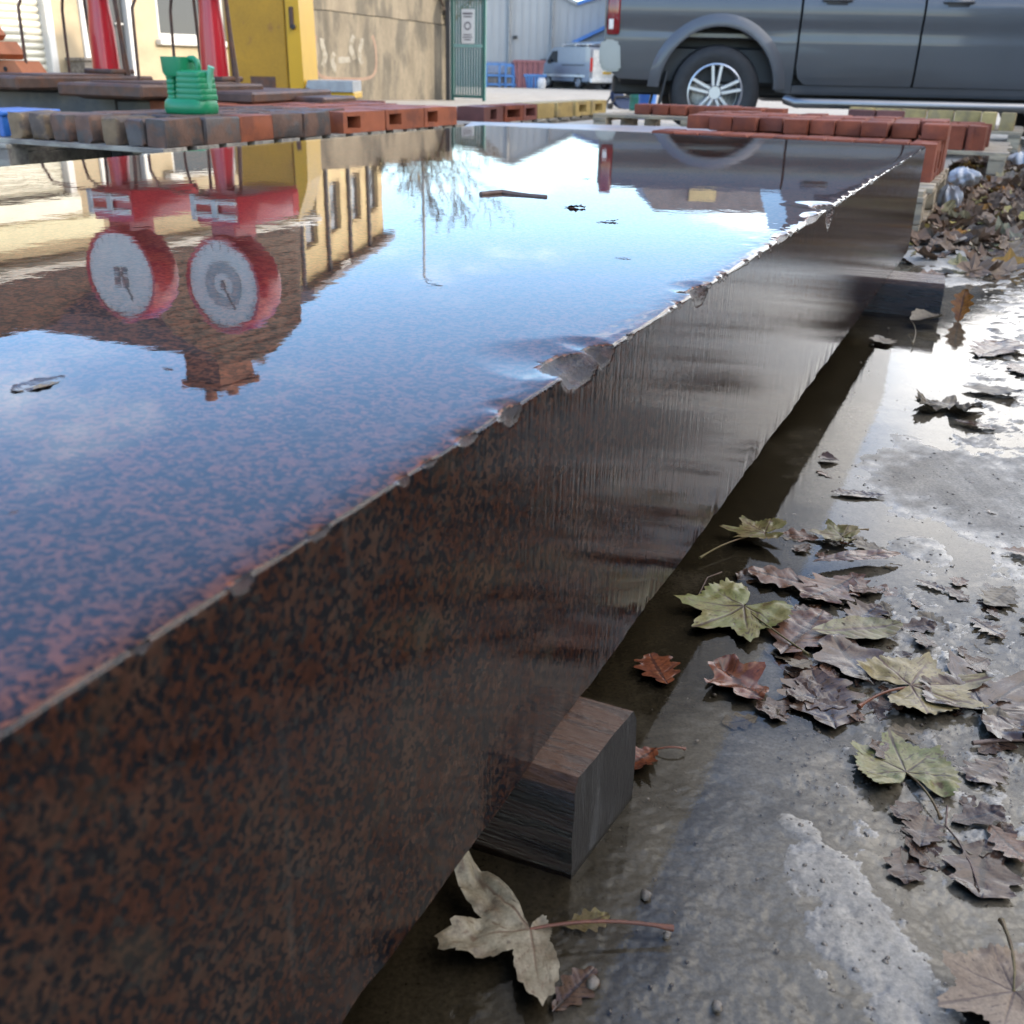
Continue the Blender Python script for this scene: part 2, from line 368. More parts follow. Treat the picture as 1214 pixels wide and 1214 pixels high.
# ================================================================== GRANITE SLAB
def granite(name, shaded_side):
    m = bpy.data.materials.new(name); m.use_nodes = True; t = m.node_tree; n = t.nodes; l = t.links; b = n['Principled BSDF']
    co = n.new('ShaderNodeTexCoord'); v0 = co.outputs['Object']
    def noise(s, d=4, r=0.55, st=None, off=0):
        x = n.new('ShaderNodeTexNoise'); x.inputs['Scale'].default_value = s; x.inputs['Detail'].default_value = d; x.inputs['Roughness'].default_value = r
        v = v0
        if st or off:
            mp = n.new('ShaderNodeMapping'); mp.inputs['Scale'].default_value = st or (1, 1, 1); mp.inputs['Location'].default_value = (off, off, 0); l.new(v, mp.inputs['Vector']); v = mp.outputs[0]
        l.new(v, x.inputs['Vector']); return x.outputs['Fac']
    def mapr(v, a, bb, c, d, smooth=False):
        x = n.new('ShaderNodeMapRange'); x.inputs['From Min'].default_value = a; x.inputs['From Max'].default_value = bb; x.inputs['To Min'].default_value = c; x.inputs['To Max'].default_value = d
        if smooth: x.interpolation_type = 'SMOOTHSTEP'
        l.new(v, x.inputs['Value']); return x.outputs[0]
    def mix(f, a, bb):
        x = n.new('ShaderNodeMix'); x.data_type = 'RGBA'; l.new(f, x.inputs['Factor'])
        for v, s in ((a, 'A'), (bb, 'B')):
            if isinstance(v, tuple): x.inputs[s].default_value = (*v, 1)
            else: l.new(v, x.inputs[s])
        return x.outputs['Result']
    vo = n.new('ShaderNodeTexVoronoi'); vo.inputs['Scale'].default_value = 330
    dn = n.new('ShaderNodeTexNoise'); dn.inputs['Scale'].default_value = 120; l.new(v0, dn.inputs['Vector'])
    dv = n.new('ShaderNodeVectorMath'); dv.operation = 'MULTIPLY_ADD'; l.new(dn.outputs['Color'], dv.inputs[0]); dv.inputs[1].default_value = (.004, .004, .004); l.new(v0, dv.inputs[2]); l.new(dv.outputs[0], vo.inputs['Vector'])
    sv = n.new('ShaderNodeSeparateColor'); l.new(vo.outputs['Color'], sv.inputs[0])
    blob = n.new('ShaderNodeMath'); blob.operation = 'MULTIPLY_ADD'; l.new(sv.outputs[0], blob.inputs[0]); blob.inputs[1].default_value = .34; l.new(noise(190, 5, .64), blob.inputs[2])
    pink = mapr(blob.outputs[0], *((.625, .71) if shaded_side else (.61, .72)), 0, 1, True)
    feld = mix(sv.outputs[1], *(((0.046, 0.018, 0.011), (0.022, 0.010, 0.007)) if shaded_side else ((0.26, 0.088, 0.042), (0.13, 0.050, 0.028))))  # same stone, but the side's shade is painted into a darker colour
    feld = mix(mapr(noise(30, 3), .45, .65, 0, .5), feld, (0.055, 0.036, 0.026) if shaded_side else (0.11, 0.062, 0.042))
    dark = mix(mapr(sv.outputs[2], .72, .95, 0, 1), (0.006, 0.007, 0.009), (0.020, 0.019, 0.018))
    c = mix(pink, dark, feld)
    if shaded_side:   # thin lime and silt runs down the side face
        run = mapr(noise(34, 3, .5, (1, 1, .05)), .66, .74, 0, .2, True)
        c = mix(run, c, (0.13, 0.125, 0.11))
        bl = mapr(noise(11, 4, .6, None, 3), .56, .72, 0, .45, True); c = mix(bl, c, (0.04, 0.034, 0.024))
    l.new(c, b.inputs['Base Color'])
    b.inputs['Specular IOR Level'].default_value = .5 if shaded_side else .4; b.inputs['IOR'].default_value = 1.21 if shaded_side else 1.5
    if shaded_side:
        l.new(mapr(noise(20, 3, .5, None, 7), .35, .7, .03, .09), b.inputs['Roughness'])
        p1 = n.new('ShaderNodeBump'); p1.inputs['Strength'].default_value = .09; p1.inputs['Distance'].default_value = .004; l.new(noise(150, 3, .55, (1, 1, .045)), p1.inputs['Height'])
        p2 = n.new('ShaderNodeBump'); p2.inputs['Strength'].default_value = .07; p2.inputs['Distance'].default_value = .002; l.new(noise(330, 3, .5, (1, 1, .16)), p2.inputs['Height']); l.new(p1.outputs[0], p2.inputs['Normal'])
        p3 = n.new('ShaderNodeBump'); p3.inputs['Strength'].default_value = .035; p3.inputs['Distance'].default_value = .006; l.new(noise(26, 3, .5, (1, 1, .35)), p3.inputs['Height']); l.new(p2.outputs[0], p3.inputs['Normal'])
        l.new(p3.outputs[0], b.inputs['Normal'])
    else:
        b.inputs['Roughness'].default_value = .45
        p1 = n.new('ShaderNodeBump'); p1.inputs['Strength'].default_value = .2; p1.inputs['Distance'].default_value = .0015; l.new(noise(180, 4), p1.inputs['Height']); l.new(p1.outputs[0], b.inputs['Normal'])
    return m
M_GBRK = pm('granite_break', (.014, .009, .008), .26, var=.5, scale=120, col2=(.036, .017, .013), mscale=70, bump=.5, bscale=260)
M_GTOP = granite('granite_top', False); M_GSHADE = granite('granite_side_shaded', True)
S0, S1, WID, THK = -0.9, 3.20, 1.443, 0.297
sv = np.concatenate([np.arange(S0, -.05, .02), np.arange(-.05, 1.3, .0032), np.arange(1.3, S1 - .001, .0075), [S1]])
tu = np.array([-1.443, -1.2, -.9, -.6, -.4, -.25, -.17, -.12, -.095, -.08, -.068, -.058, -.05, -.043, -.037, -.032, -.0275, -.0235, -.02, -.0168, -.014, -.0115, -.0092, -.0072, -.0055, -.004, -.0027, -.0016, -.0007])
sz = np.array([0, -.0007, -.0016, -.0027, -.004, -.0055, -.0072, -.0092, -.0115, -.014, -.0168, -.02, -.0235, -.0275, -.032, -.037, -.043, -.05, -.06, -.075, -.095, -.12, -.15, -.18, -.21, -.24, -.262, -.275, -.284, -.29, -.2945, -.297])
U0 = np.concatenate([tu, np.zeros(len(sz))]); Z0 = np.concatenate([np.zeros(len(tu)), sz])
SS = np.repeat(sv[:, None], len(U0), 1); UU = np.repeat(U0[None], len(sv), 0); ZZ = np.repeat(Z0[None], len(sv), 0)
# arrises worn to a small uneven radius
rr = .0010 + .0026 * np.clip(fbm(SS, SS * 0, 12, 3, 31) - .45, 0, 1) * 2.2
CH = []
def chip(px, py, ls, du, dz, lean=0.0):
    s, u = to_sl(PZ(px, py, ZT)); CH.append((s, ls, du, dz, lean))
chip(690, 434, .036, .030, .013, .3); chip(718, 416, .016, .018, .012)
chip(604, 486, .012, .007, .009); chip(548, 519, .010, .005, .004); chip(285, 690, .006, .0035, .003); chip(372, 632, .007, .003, .0025)
chip(826, 344, .024, .012, .014); chip(979, 246, .035, .028, .030); chip(958, 258, .04, .010, .006)
chip(505, 549, .006, .003, .002)
chip(923, 281, .03, .006, .004)
_cr = random.Random(17)
for i in range(34):
    s_ = _cr.uniform(.0, 2.2); k_ = .6 + .22 * s_
    CH.append((s_, _cr.uniform(.004, .011) * k_, _cr.uniform(.002, .0055) * k_, _cr.uniform(.003, .0075) * k_, 0))
CHIPM = np.zeros_like(SS)
def carve(u, z, s, s0, ls, du, dz, k0=0.0):
    wob = (fbm(s, u + z * 1.3, 70, 3, 44) - .5)
    a = ((s - s0) / ls) ** 2; Uq = u / du * (1 + .3 * wob); Zq = z / dz * (1 + .3 * wob)
    c = 1 - a
    inside = (c > 0) & (Uq ** 2 + Zq ** 2 < c)
    disc = np.maximum((Uq + Zq) ** 2 - 2 * (Uq ** 2 + Zq ** 2 - c), 0)
    k = np.where(inside, ((Uq + Zq) + np.sqrt(disc)) / 2, 0); k = np.maximum(k, 0) * .62
    return u - k * du, z - k * dz, inside & (k > .02)
UU, ZZ, _ = carve(UU, ZZ, SS, SS, 1.0, rr, rr)
for s0, ls, du, dz, lean in CH:
    UU, ZZ, ins = carve(UU, ZZ, SS, s0, ls, du, dz); CHIPM = np.maximum(CHIPM, ins.astype(float))
nzr = (fbm(SS * 1.0, UU + ZZ, 130, 3, 51) - .5)
ZZ += nzr * .0014 * CHIPM; UU += nzr * .0012 * CHIPM
# ragged sawn lower edge
low = np.clip((-ZZ - .262) / .035, 0, 1); ZZ += low * ((fbm(SS, SS * 0, 16, 4, 61) - .45) * .0045); UU -= low * np.clip(fbm(SS, SS * 0, 30, 3, 66) - .45, 0, 1) * .006
def slab_xyz(S_, U_, Z_): return np.stack([A0.x + DV.x * S_ + NV.x * U_, A0.y + DV.y * S_ + NV.y * U_, ZT + Z_], -1)
P = slab_xyz(SS, UU, ZZ); nr, nc = SS.shape
V = P.reshape(-1, 3); F = grid_faces(nr, nc).tolist(); nV = len(V)
# underside and the three other faces
bl0 = slab_xyz(sv, np.full_like(sv, -WID), np.full_like(sv, -THK)); V = np.concatenate([V, bl0])
for i in range(nr - 1):
    a, b_ = i * nc + nc - 1, (i + 1) * nc + nc - 1; c_, d_ = nV + i + 1, nV + i
    F.append([a, b_, c_, d_]); F.append([d_, c_, (i + 1) * nc, i * nc])
F.append(list(range((nr - 1) * nc, nr * nc)) + [nV + nr - 1]); F.append(list(reversed(range(nc))) + [nV])
me = np_mesh('granite_slab', V, F, [M_GTOP, M_GSHADE, M_GBRK], smooth=True)
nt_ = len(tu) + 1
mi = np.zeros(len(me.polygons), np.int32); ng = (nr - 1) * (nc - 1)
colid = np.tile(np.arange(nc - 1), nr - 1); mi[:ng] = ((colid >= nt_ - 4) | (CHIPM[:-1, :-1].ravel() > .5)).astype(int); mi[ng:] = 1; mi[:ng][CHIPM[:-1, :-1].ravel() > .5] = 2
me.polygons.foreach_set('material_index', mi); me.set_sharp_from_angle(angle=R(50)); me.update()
slab = inst('granite_slab', me)
tag(slab, 'big polished red and black granite slab with chipped edges lying on timber bearers', 'stone slab')
# rain water standing on the slab, bulging over the arris
nf = len(tu) + 2
fu, fz, fs, fc = UU[:, :nf].copy(), ZZ[:, :nf].copy(), SS[:, :nf], CHIPM[:, :nf]
near = -np.minimum(U0[:nf], 0)[None]
lip = .0022 * (1 - np.exp(-np.maximum(near - .0005, 0) / .007)) + .0005
for s0, ls, du, dz, lean in CH:          # the film thins out round each chip
    q = np.sqrt(((fs - s0) / (ls * 1.4)) ** 2 + (np.minimum(U0[:nf], 0)[None] / (du * 2.0)) ** 2); lip = np.minimum(lip, .0004 + .0016 * np.clip(q - .55, 0, 1) / .5 * 1.0 + .0 * q)
wav = (fbm(fs, U0[None, :nf] * 3, 55, 3, 71) - .5) * .0009 * np.exp(-near / .02) * (1 - fc)
fz = fz + np.maximum(lip + wav, .0003); fu[:, len(tu):] += .0003
P = slab_xyz(fs, fu, fz)
M_FILM = water('rain_film', (0.97, 0.97, 0.97), [(5, .02, .010, (1, 1, 1)), (42, .032, .0016, (1, 1, 1))])
ff = grid_faces(nr, nf); keep = (fc[:-1, :-1].ravel() < .5) & (fc[1:, 1:].ravel() < .5)
film = inst('rain_water', np_mesh('rain_water', P.reshape(-1, 3), ff[keep], M_FILM)); tag(film, kind='structure')

# ------------------------------------------------------------------ timber bearers
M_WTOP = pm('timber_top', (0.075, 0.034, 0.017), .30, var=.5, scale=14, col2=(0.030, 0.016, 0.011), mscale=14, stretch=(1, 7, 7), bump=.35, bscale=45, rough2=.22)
M_WSHADE = pm('timber_side_shaded', (0.022, 0.012, 0.009), .30, var=.5, scale=9, col2=(0.010, 0.007, 0.006), mscale=10, stretch=(1, 9, 9), bump=.35, bscale=45, rough2=.22)  # sides darker than the top: the slab's shadow painted into the wood
M_WEND = pm('timber_end_grain', (0.014, 0.013, 0.013), .38, var=.5, scale=50, col2=(0.055, 0.054, 0.052), mixlo=.52, mixhi=.68, mscale=14, stretch=(1, 2.2, .22), bump=.5, bscale=260, rough2=.7)
def bearer(s0, s1, u1, h, skew, label, split):
    mb = MB(); L_ = 1.5
    rows = []
    for i, u in enumerate(np.concatenate([np.linspace(-L_, -.05, 8), np.linspace(-.03, 0, 5)])):
        ring = []
        for a, b_ in ((0, 0), (0, .2), (0, .45), (0, .7), (0, .88), (.06, 1), (.3, 1), (.6, 1), (.94, 1), (1, .88), (1, .5), (1, 0)):
            w = s0 + (s1 - s0) * a; z = -.012 + (h + .012) * b_
            jit = (float(vnoise(u * 3 + a * 2, b_ * 2.0, 9, 81)) - .5) * .0035
            ring.append(Vector((u + skew * (a - .5) * .01 + (.0 if u < -.01 else (float(vnoise(a * 3, b_ * 3, 2, 5)) - .5) * .004), w - s0 + jit * (1 if b_ < 1 else .0), z + (jit * .2 if b_ >= 1 else 0) - (0.0012 if b_ >= 1 else 0))))
        rows.append(ring)
    vv = mb.grid(rows, close=True)
    fe = mb.bm.faces.new(vv[-1]); fe.material_index = 1; mb.bm.faces.new(list(reversed(vv[0])))
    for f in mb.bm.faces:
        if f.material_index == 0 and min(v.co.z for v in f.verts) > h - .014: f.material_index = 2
    o = mb.build('timber_bearer', [M_WSHADE, M_WEND, M_WTOP], smooth=38)
    o.location = SL(s0, u1, 0); o.rotation_euler = (0, 0, SROT)
    return tag(o, label, 'timber block')
b1 = bearer(.415, .53, .043, .0905, 1, 'dark wet timber block under the near end of the granite slab', 0)
b2 = bearer(2.68, 2.83, .136, .0905, -1, 'brown timber block sticking out furthest under the far end of the granite slab', 0)
# ================================================================== FALLEN LEAVES
def leaf_mat(name, c1, c2, vein, c3=None, rough=.42, vs=1.0):
    m = bpy.data.materials.new(name); m.use_nodes = True; t = m.node_tree; n = t.nodes; l = t.links; b = n['Principled BSDF']
    co = n.new('ShaderNodeTexCoord'); oi = n.new('ShaderNodeObjectInfo')
    ad = n.new('ShaderNodeVectorMath'); ad.operation = 'ADD'; sc = n.new('ShaderNodeVectorMath'); sc.operation = 'SCALE'; sc.inputs[0].default_value = (3, 5, 7); l.new(oi.outputs['Random'], sc.inputs['Scale'])
    l.new(co.outputs['Object'], ad.inputs[0]); l.new(sc.outputs[0], ad.inputs[1])
    def noise(s, d=5, r=.6):
        x = n.new('ShaderNodeTexNoise'); x.inputs['Scale'].default_value = s; x.inputs['Detail'].default_value = d; x.inputs['Roughness'].default_value = r; l.new(ad.outputs[0], x.inputs['Vector']); return x.outputs['Fac']
    def ramp(v, a, bb, hi=1.0):
        x = n.new('ShaderNodeMapRange'); x.interpolation_type = 'SMOOTHSTEP'; x.inputs['From Min'].default_value = a; x.inputs['From Max'].default_value = bb; x.inputs['To Max'].default_value = hi; l.new(v, x.inputs['Value']); return x.outputs[0]
    def mix(f, a, bb):
        x = n.new('ShaderNodeMix'); x.data_type = 'RGBA'; l.new(f, x.inputs['Factor'])
        for v, s in ((a, 'A'), (bb, 'B')):
            if isinstance(v, tuple): x.inputs[s].default_value = (*v, 1)
            else: l.new(v, x.inputs[s])
        return x.outputs['Result']
    c = mix(ramp(noise(38), .40, .62), c1, c2)
    if c3: c = mix(ramp(noise(75, 6), .58, .68, .85), c, c3)
    at = n.new('ShaderNodeAttribute'); at.attribute_name = 'vein'
    c = mix(ramp(at.outputs['Fac'], .1, .6, .95 * vs), c, vein)
    f = noise(420, 3); mr = n.new('ShaderNodeMapRange'); mr.inputs['From Min'].default_value = .3; mr.inputs['From Max'].default_value = .7; mr.inputs['To Min'].default_value = .6; mr.inputs['To Max'].default_value = .95; l.new(f, mr.inputs['Value'])
    vm = n.new('ShaderNodeVectorMath'); vm.operation = 'SCALE'; l.new(c, vm.inputs[0]); l.new(mr.outputs[0], vm.inputs['Scale']); l.new(vm.outputs[0], b.inputs['Base Color'])
    b.inputs['Roughness'].default_value = rough * .85; b.inputs['Specular IOR Level'].default_value = .30
    bp = n.new('ShaderNodeBump'); bp.inputs['Strength'].default_value = .2; bp.inputs['Distance'].default_value = .0010
    l.new(noise(240, 4), bp.inputs['Height']); l.new(bp.outputs[0], b.inputs['Normal'])
    return m
LM = {
 'green': leaf_mat('leaf_green', (.16, .165, .055), (.22, .19, .075), (.075, .05, .03), (.12, .065, .035)),
 'olive': leaf_mat('leaf_olive', (.155, .14, .05), (.20, .15, .065), (.09, .05, .03), (.05, .035, .02)),
 'yellow': leaf_mat('leaf_yellow', (.25, .19, .075), (.19, .15, .065), (.09, .045, .025), (.11, .07, .035)),
 'red': leaf_mat('leaf_red_brown', (.17, .055, .025), (.10, .034, .02), (.06, .025, .018), (.22, .09, .04), rough=.25),
 'brown': leaf_mat('leaf_brown', (.15, .070, .038), (.09, .044, .028), (.045, .026, .02), (.15, .09, .06), rough=.3),
 'dark': leaf_mat('leaf_dark', (.065, .036, .024), (.10, .058, .036), (.03, .02, .018), (.12, .09, .07), rough=.22),
 'grey': leaf_mat('leaf_grey', (.17, .13, .08), (.11, .085, .055), (.06, .045, .032), (.05, .038, .028), rough=.5),
 'pale': leaf_mat('leaf_pale', (.24, .205, .14), (.16, .125, .08), (.14, .095, .06), (.10, .075, .05), rough=.6),
 'pink': leaf_mat('leaf_pink_brown', (.25, .18, .12), (.19, .13, .085), (.12, .08, .06), None, rough=.5),
 'orange': leaf_mat('leaf_orange', (.36, .14, .025), (.24, .085, .02), (.12, .05, .02), None, rough=.4),
 'stem': leaf_mat('leaf_stem', (.15, .115, .045), (.13, .075, .035), (.1, .06, .03)),
 'redstem': leaf_mat('leaf_stem_red', (.20, .075, .04), (.13, .05, .03), (.1, .06, .03)),
}
def seg_d(px, py, ax, ay, bx, by):
    dx, dy = bx - ax, by - ay; t = np.clip(((px - ax) * dx + (py - ay) * dy) / (dx * dx + dy * dy + 1e-12), 0, 1)
    return np.hypot(px - ax - t * dx, py - ay - t * dy), t
def palmate(seed, wide=1.0, lobes=((0, 1.0), (48, .88), (-48, .88), (100, .6), (-100, .6)), sharp=19, fill=.52):
    th = np.radians(np.linspace(-158, 158, 121)); dg = np.degrees(th); r = np.full_like(th, fill)
    for a, l_ in lobes: r = np.maximum(r, fill * .4 + (l_ - fill * .4) * np.exp(-(np.abs(dg - a) / sharp) ** 1.5))
    rs = np.random.default_rng(seed)
    teeth = np.abs(((dg + seed) / 9.0) % 1.0 - .5) * 2
    r = r * (1 - .10 * teeth) * (1 + .05 * (rs.random(len(th)) - .5)); r *= np.clip((160 - np.abs(dg)) / 22, .12, 1) ** .5
    k = np.linspace(0, 1, 15) ** .85
    Rr = k[:, None] * r[None]; X = Rr * np.sin(th) * wide; Y = Rr * np.cos(th)
    v = np.zeros_like(X)
    for a, l_ in lobes:
        ax, ay = math.sin(math.radians(a)) * wide, math.cos(math.radians(a))
        d, t = seg_d(X, Y, 0, 0, ax * l_, ay * l_); v = np.maximum(v, np.clip(1 - d / (.020 * (1.25 - t)), 0, 1))
        for q in (.22, .4, .57, .73):
            for sg in (-1, 1):
                b_ = math.radians(a + sg * 46); L_ = .36 * l_ * (1 - q * .7)
                d, t = seg_d(X, Y, ax * l_ * q, ay * l_ * q, ax * l_ * q + math.sin(b_) * L_ * wide, ay * l_ * q + math.cos(b_) * L_); v = np.maximum(v, .75 * np.clip(1 - d / .013, 0, 1))
    return X, Y, v
def pinnate(seed, w=.34, lob=4.5, depth=.38, pw=.75):
    t = np.linspace(0, 1, 60); rs = np.random.default_rng(seed)
    wl = w * np.sin(np.pi * np.clip(t, 0, 1)) ** pw * (1 - depth / 2 + depth / 2 * np.sin(2 * np.pi * lob * t - 1.2)) * (.75 + .45 * t)
    wl = np.maximum(wl, .004) * (1 + .06 * (rs.random(60) - .5)); wr = np.roll(wl, 1); wr[0] = wl[0]
    e = np.linspace(-1, 1, 15)
    X = np.where(e[None] < 0, e[None] * wl[:, None], e[None] * wr[:, None]); Y = np.repeat(t[:, None], 15, 1) + .10 * np.abs(X)
    v = np.clip(1 - np.abs(X) / (.016 * (1.3 - t[:, None])), 0, 1)
    for q in np.arange(.12, .9, .5 / lob if lob > 2 else .12):
        for sg in (-1, 1):
            L_ = w * 1.0
            d, tt = seg_d(X, Y, 0, q, sg * L_ * .8, q + L_ * .62); v = np.maximum(v, .75 * np.clip(1 - d / .012, 0, 1))
    return X, Y, v
def make_leaf(shape, seed, length, curl, cup, rough, mat, name):
    X, Y, v = shape
    rho2 = X ** 2 + (Y - .4) ** 2
    Z = curl * (X ** 2) * .8 + cup * (Y - .45) ** 2 * .8 + .75 * rough * ((fbm(X + 5, Y + 5, 2.6, 3, seed) - .5) * 2) * (.25 + rho2)
    Z = Z - .008 * v + rough * .35 * (fbm(X + 9, Y + 9, 7, 2, seed + 5) - .5) * 2 * np.clip(rho2 * 2, 0, 1)
    P = np.stack([X, Y, Z], -1) * length
    return np_mesh(name, P.reshape(-1, 3), grid_faces(*X.shape), LM[mat], attrs={'vein': v.ravel()})
LCOUNT = [0]
def leaf(kind, base, tip, mat, label, wide=1.0, curl=.2, cup=.1, rough=.12, stem=None, smat='stem', z=.002, tilt=0.0, roll=0.0, seed=None, lift=0.0, length=None, group="leaves fallen on the wet pavement", zp=0.0, srad=.0011, **kw):
    LCOUNT[0] += 1; sd_ = seed or LCOUNT[0] * 3 + 1
    b_ = PZ(*base, zp); t_ = PZ(*tip, zp); d = t_ - b_; Ln = length or d.length; ang = math.atan2(-d.x, d.y)
    sh = palmate(sd_, wide, **kw) if kind == 'palm' else pinnate(sd_, .34 * wide, **kw)
    o = inst('fallen_leaf', make_leaf(sh, sd_, Ln, curl, cup, rough, mat, 'leaf_blade'))
    co = np.empty(len(o.data.vertices) * 3); o.data.vertices.foreach_get('co', co); co = co.reshape(-1, 3)
    rot = Matrix.Rotation(ang, 4, 'Z') @ Matrix.Rotation(tilt, 4, 'X') @ Matrix.Rotation(roll, 4, 'Y')
    w = co @ np.array(rot.to_3x3()).T
    zmin = np.percentile(w[:, 2], 6)
    o.matrix_world = Matrix.Translation((b_.x, b_.y, zp + z - zmin + lift)) @ rot
    tag(o, label, 'leaf', group)
    if stem is not None:
        e = PZ(*stem, zp); inv = o.matrix_world.inverted(); b0 = Vector((0, 0, 0)); e0 = inv @ Vector((e.x, e.y, zp + z + .002)); mid = (b0 + e0) / 2 + Vector((0, 0, .006)) + Vector((.08 * (e0.y), -.08 * (e0.x), 0)) * (1 if LCOUNT[0] % 2 else -1)
        mb = MB(); pts = [b0 * (1 - t) ** 2 + mid * 2 * t * (1 - t) + e0 * t * t for t in np.linspace(0, 1, 9)]
        mb.tube(pts, [srad * (.8 + .25 * t + (.7 if t > .93 else 0)) for t in np.linspace(0, 1, 9)], 7); mb.build('stem', LM[smat], o, smooth=60)
    return o
leaf('palm', (881, 726), (800, 760), 'green', 'big olive green lobed leaf with dark veins lying beside the slab, pointing left', wide=1.05, curl=.12, stem=(958, 782), rough=.12, z=.004, lift=.002, fill=.62, sharp=24, lobes=((0, 1.0), (44, .92), (-44, .92), (88, .55), (-88, .55)), length=.088)
leaf('pinn', (905, 838), (850, 792), 'red', 'glossy red brown curled leaf alone in the puddle below the big green leaf', wide=1.5, curl=.6, cup=.3, rough=.35, z=.004, lob=2.6, depth=.5)
leaf('palm', (1078, 822), (1178, 812), 'yellow', 'large yellow brown lobed leaf with thick stem lying in the leaf pile at right', wide=.85, curl=.15, fill=.64, sharp=22, stem=(1017, 845), z=.005, lift=.002, smat='redstem', srad=.0016)
leaf('palm', (1073, 921), (1046, 858), 'green', 'pale green fan shaped leaf below the leaf pile with its stem trailing down', wide=1.0, curl=.16, stem=(1114, 976), z=.003, lift=.002, fill=.70, sharp=24, length=.066)
leaf('palm', (905, 640), (848, 632), 'olive', 'dull olive leaf touching the foot of the granite side in the dark water', wide=.9, curl=.3, cup=.25, stem=(829, 668), z=.006, lift=.004, fill=.6)
leaf('pinn', (970, 700), (886, 682), 'brown', 'flat purple brown lobed leaf just right of the dark gutter', wide=1.0, curl=.12, stem=None, z=.006, lob=3.5)
leaf('pinn', (962, 674), (1066, 664), 'brown', 'long narrow pale brown leaf lying like a strip across the puddle', wide=.35, curl=.6, z=.010, depth=.0, lob=2)
leaf('palm', (998, 642), (955, 634), 'olive', 'olive leaf with a brown centre at the top of the leaf pile', wide=1.1, curl=.25, rough=.2, stem=(1028, 634), z=.006, fill=.6)
leaf('pinn', (1036, 818), (985, 762), 'dark', 'dark purple brown leaf with a long midrib under the yellow brown leaf', wide=1.3, curl=.2, z=.005, lob=2.6)
leaf('pinn', (960, 758), (1066, 750), 'olive', 'olive strip of leaf lying over brown leaves in the middle of the pile', wide=.75, curl=.35, cup=.2, z=.009, depth=.1)
leaf('pinn', (925, 782), (975, 728), 'brown', 'brown leaf between the big green leaf and the olive strip', wide=1.0, curl=.2, z=.004)
leaf('palm', (628, 1119), (632, 1212), 'pale', 'large dead grey lobed leaf in front of the near timber block', wide=.95, curl=.16, cup=.1, rough=.22, stem=(797, 1113), smat='redstem', z=.008, lift=.004, srad=.0015, lobes=((-6, 1.0), (80, 1.12), (140, 1.35)), sharp=36, fill=.26)
leaf('pinn', (778, 892), (735, 915), 'red', 'wet rust red leaf folded against the right side of the near timber block', wide=1.4, curl=.9, rough=.3, stem=(812, 893), z=.003, smat='redstem')
leaf('pinn', (792, 815), (770, 778), 'red', 'rust brown leaf half sunk in dark water behind the near timber block', wide=1.3, curl=.3, z=.002)
leaf('palm', (1122, 488), (1140, 455), 'grey', 'crumpled grey brown leaf lying on the dry patch edge at upper right', wide=1.2, curl=.5, cup=.3, rough=.4, z=.004, length=.085, fill=.6)
leaf('pinn', (1140, 462), (1204, 470), 'grey', 'flat dry grey leaf beside the crumpled grey brown one', wide=1.0, curl=.3, rough=.2, z=.006, depth=.1, length=.11)
leaf("pinn", (1136, 381), (1139, 377), "orange", "small orange leaf standing upright beside the far timber block", wide=1.0, curl=.7, tilt=R(72), z=.002, length=.085)
leaf('pinn', (1078, 388), (1112, 384), 'grey', 'curled dry leaf with a hooked yellow stem in front of the far timber block', wide=1.2, curl=1.3, z=.008, stem=(1081, 412), depth=.1, lift=.01)
leaf('pinn', (995, 548), (970, 545), 'dark', 'small dark curled leaf alone in the bright water beside the slab shadow', wide=1.5, curl=1.0, z=.003, depth=.1)
leaf('pinn', (1050, 590), (985, 586), 'dark', 'thin dark leaf lying flat across the bright strip of water', wide=.55, curl=.3, z=.003, depth=.1)
leaf('pinn', (1196, 432), (1226, 448), 'brown', 'brown leaf cut by the picture edge above the flat dry grey leaf', wide=1.0, z=.004)
leaf('pinn', (1186, 655), (1232, 662), 'brown', 'brown leaf lying on the dry patch at the right picture edge', wide=1.0, z=.005, curl=.4)
leaf('palm', (1196, 1196), (1100, 1212), 'pink', 'big pinkish grey leaf in the bottom right corner with a tall yellow stem', wide=.9, curl=.2, z=.012, stem=(1182, 1108), fill=.66, sharp=26, srad=.0014, lift=.004)
leaf('pinn', (1166, 1000), (1162, 1070), 'dark', 'sodden brown leaf with a skeleton of veins above the bottom right corner', wide=1.3, curl=.15, z=.003, lob=3)
leaf('pinn', (1090, 1008), (1098, 972), 'dark', 'small dark brown leaf lying in the puddle beside the trailing stem', wide=1.3, curl=.25, z=.003)
leaf('pinn', (1170, 985), (1216, 1030), 'brown', 'brown leaf overlapping the sodden veined leaf near the right edge', wide=1.2, curl=.25, z=.006)
leaf('palm', (1165, 845), (1235, 800), 'dark', 'dark wet leaf tucked under the right end of the large yellow brown leaf', wide=1.0, curl=.2, z=.004)
leaf('pinn', (1005, 842), (935, 822), 'dark', 'black sodden leaf between the red brown leaf and the leaf pile', wide=1.2, curl=.15, z=.003)
leaf('pinn', (990, 870), (962, 800), 'dark', 'dark flattened leaf lying left of the yellow brown leaf stem', wide=1.3, curl=.12, z=.002)
leaf('pinn', (1200, 700), (1170, 722), 'grey', 'small grey leaf in the gritty water near the right edge', wide=1.0, curl=.3, z=.004)
leaf('pinn', (1085, 690), (1120, 702), 'dark', 'small dark leaf scrap just below the dry patch', wide=.8, curl=.3, z=.003)
leaf('pinn', (1005, 742), (1040, 722), 'dark', 'little black curled leaf in the water above the olive strip', wide=1.2, curl=.6, z=.003)
leaf('pinn', (1010, 690), (955, 716), 'brown', 'brown rounded leaf under the long narrow pale leaf', wide=1.3, curl=.25, z=.005)
leaf('pinn', (668, 1098), (722, 1085), 'olive', 'small olive leaf sunk in the water beside the dead grey leaf', wide=1.0, curl=.2, z=-.001)
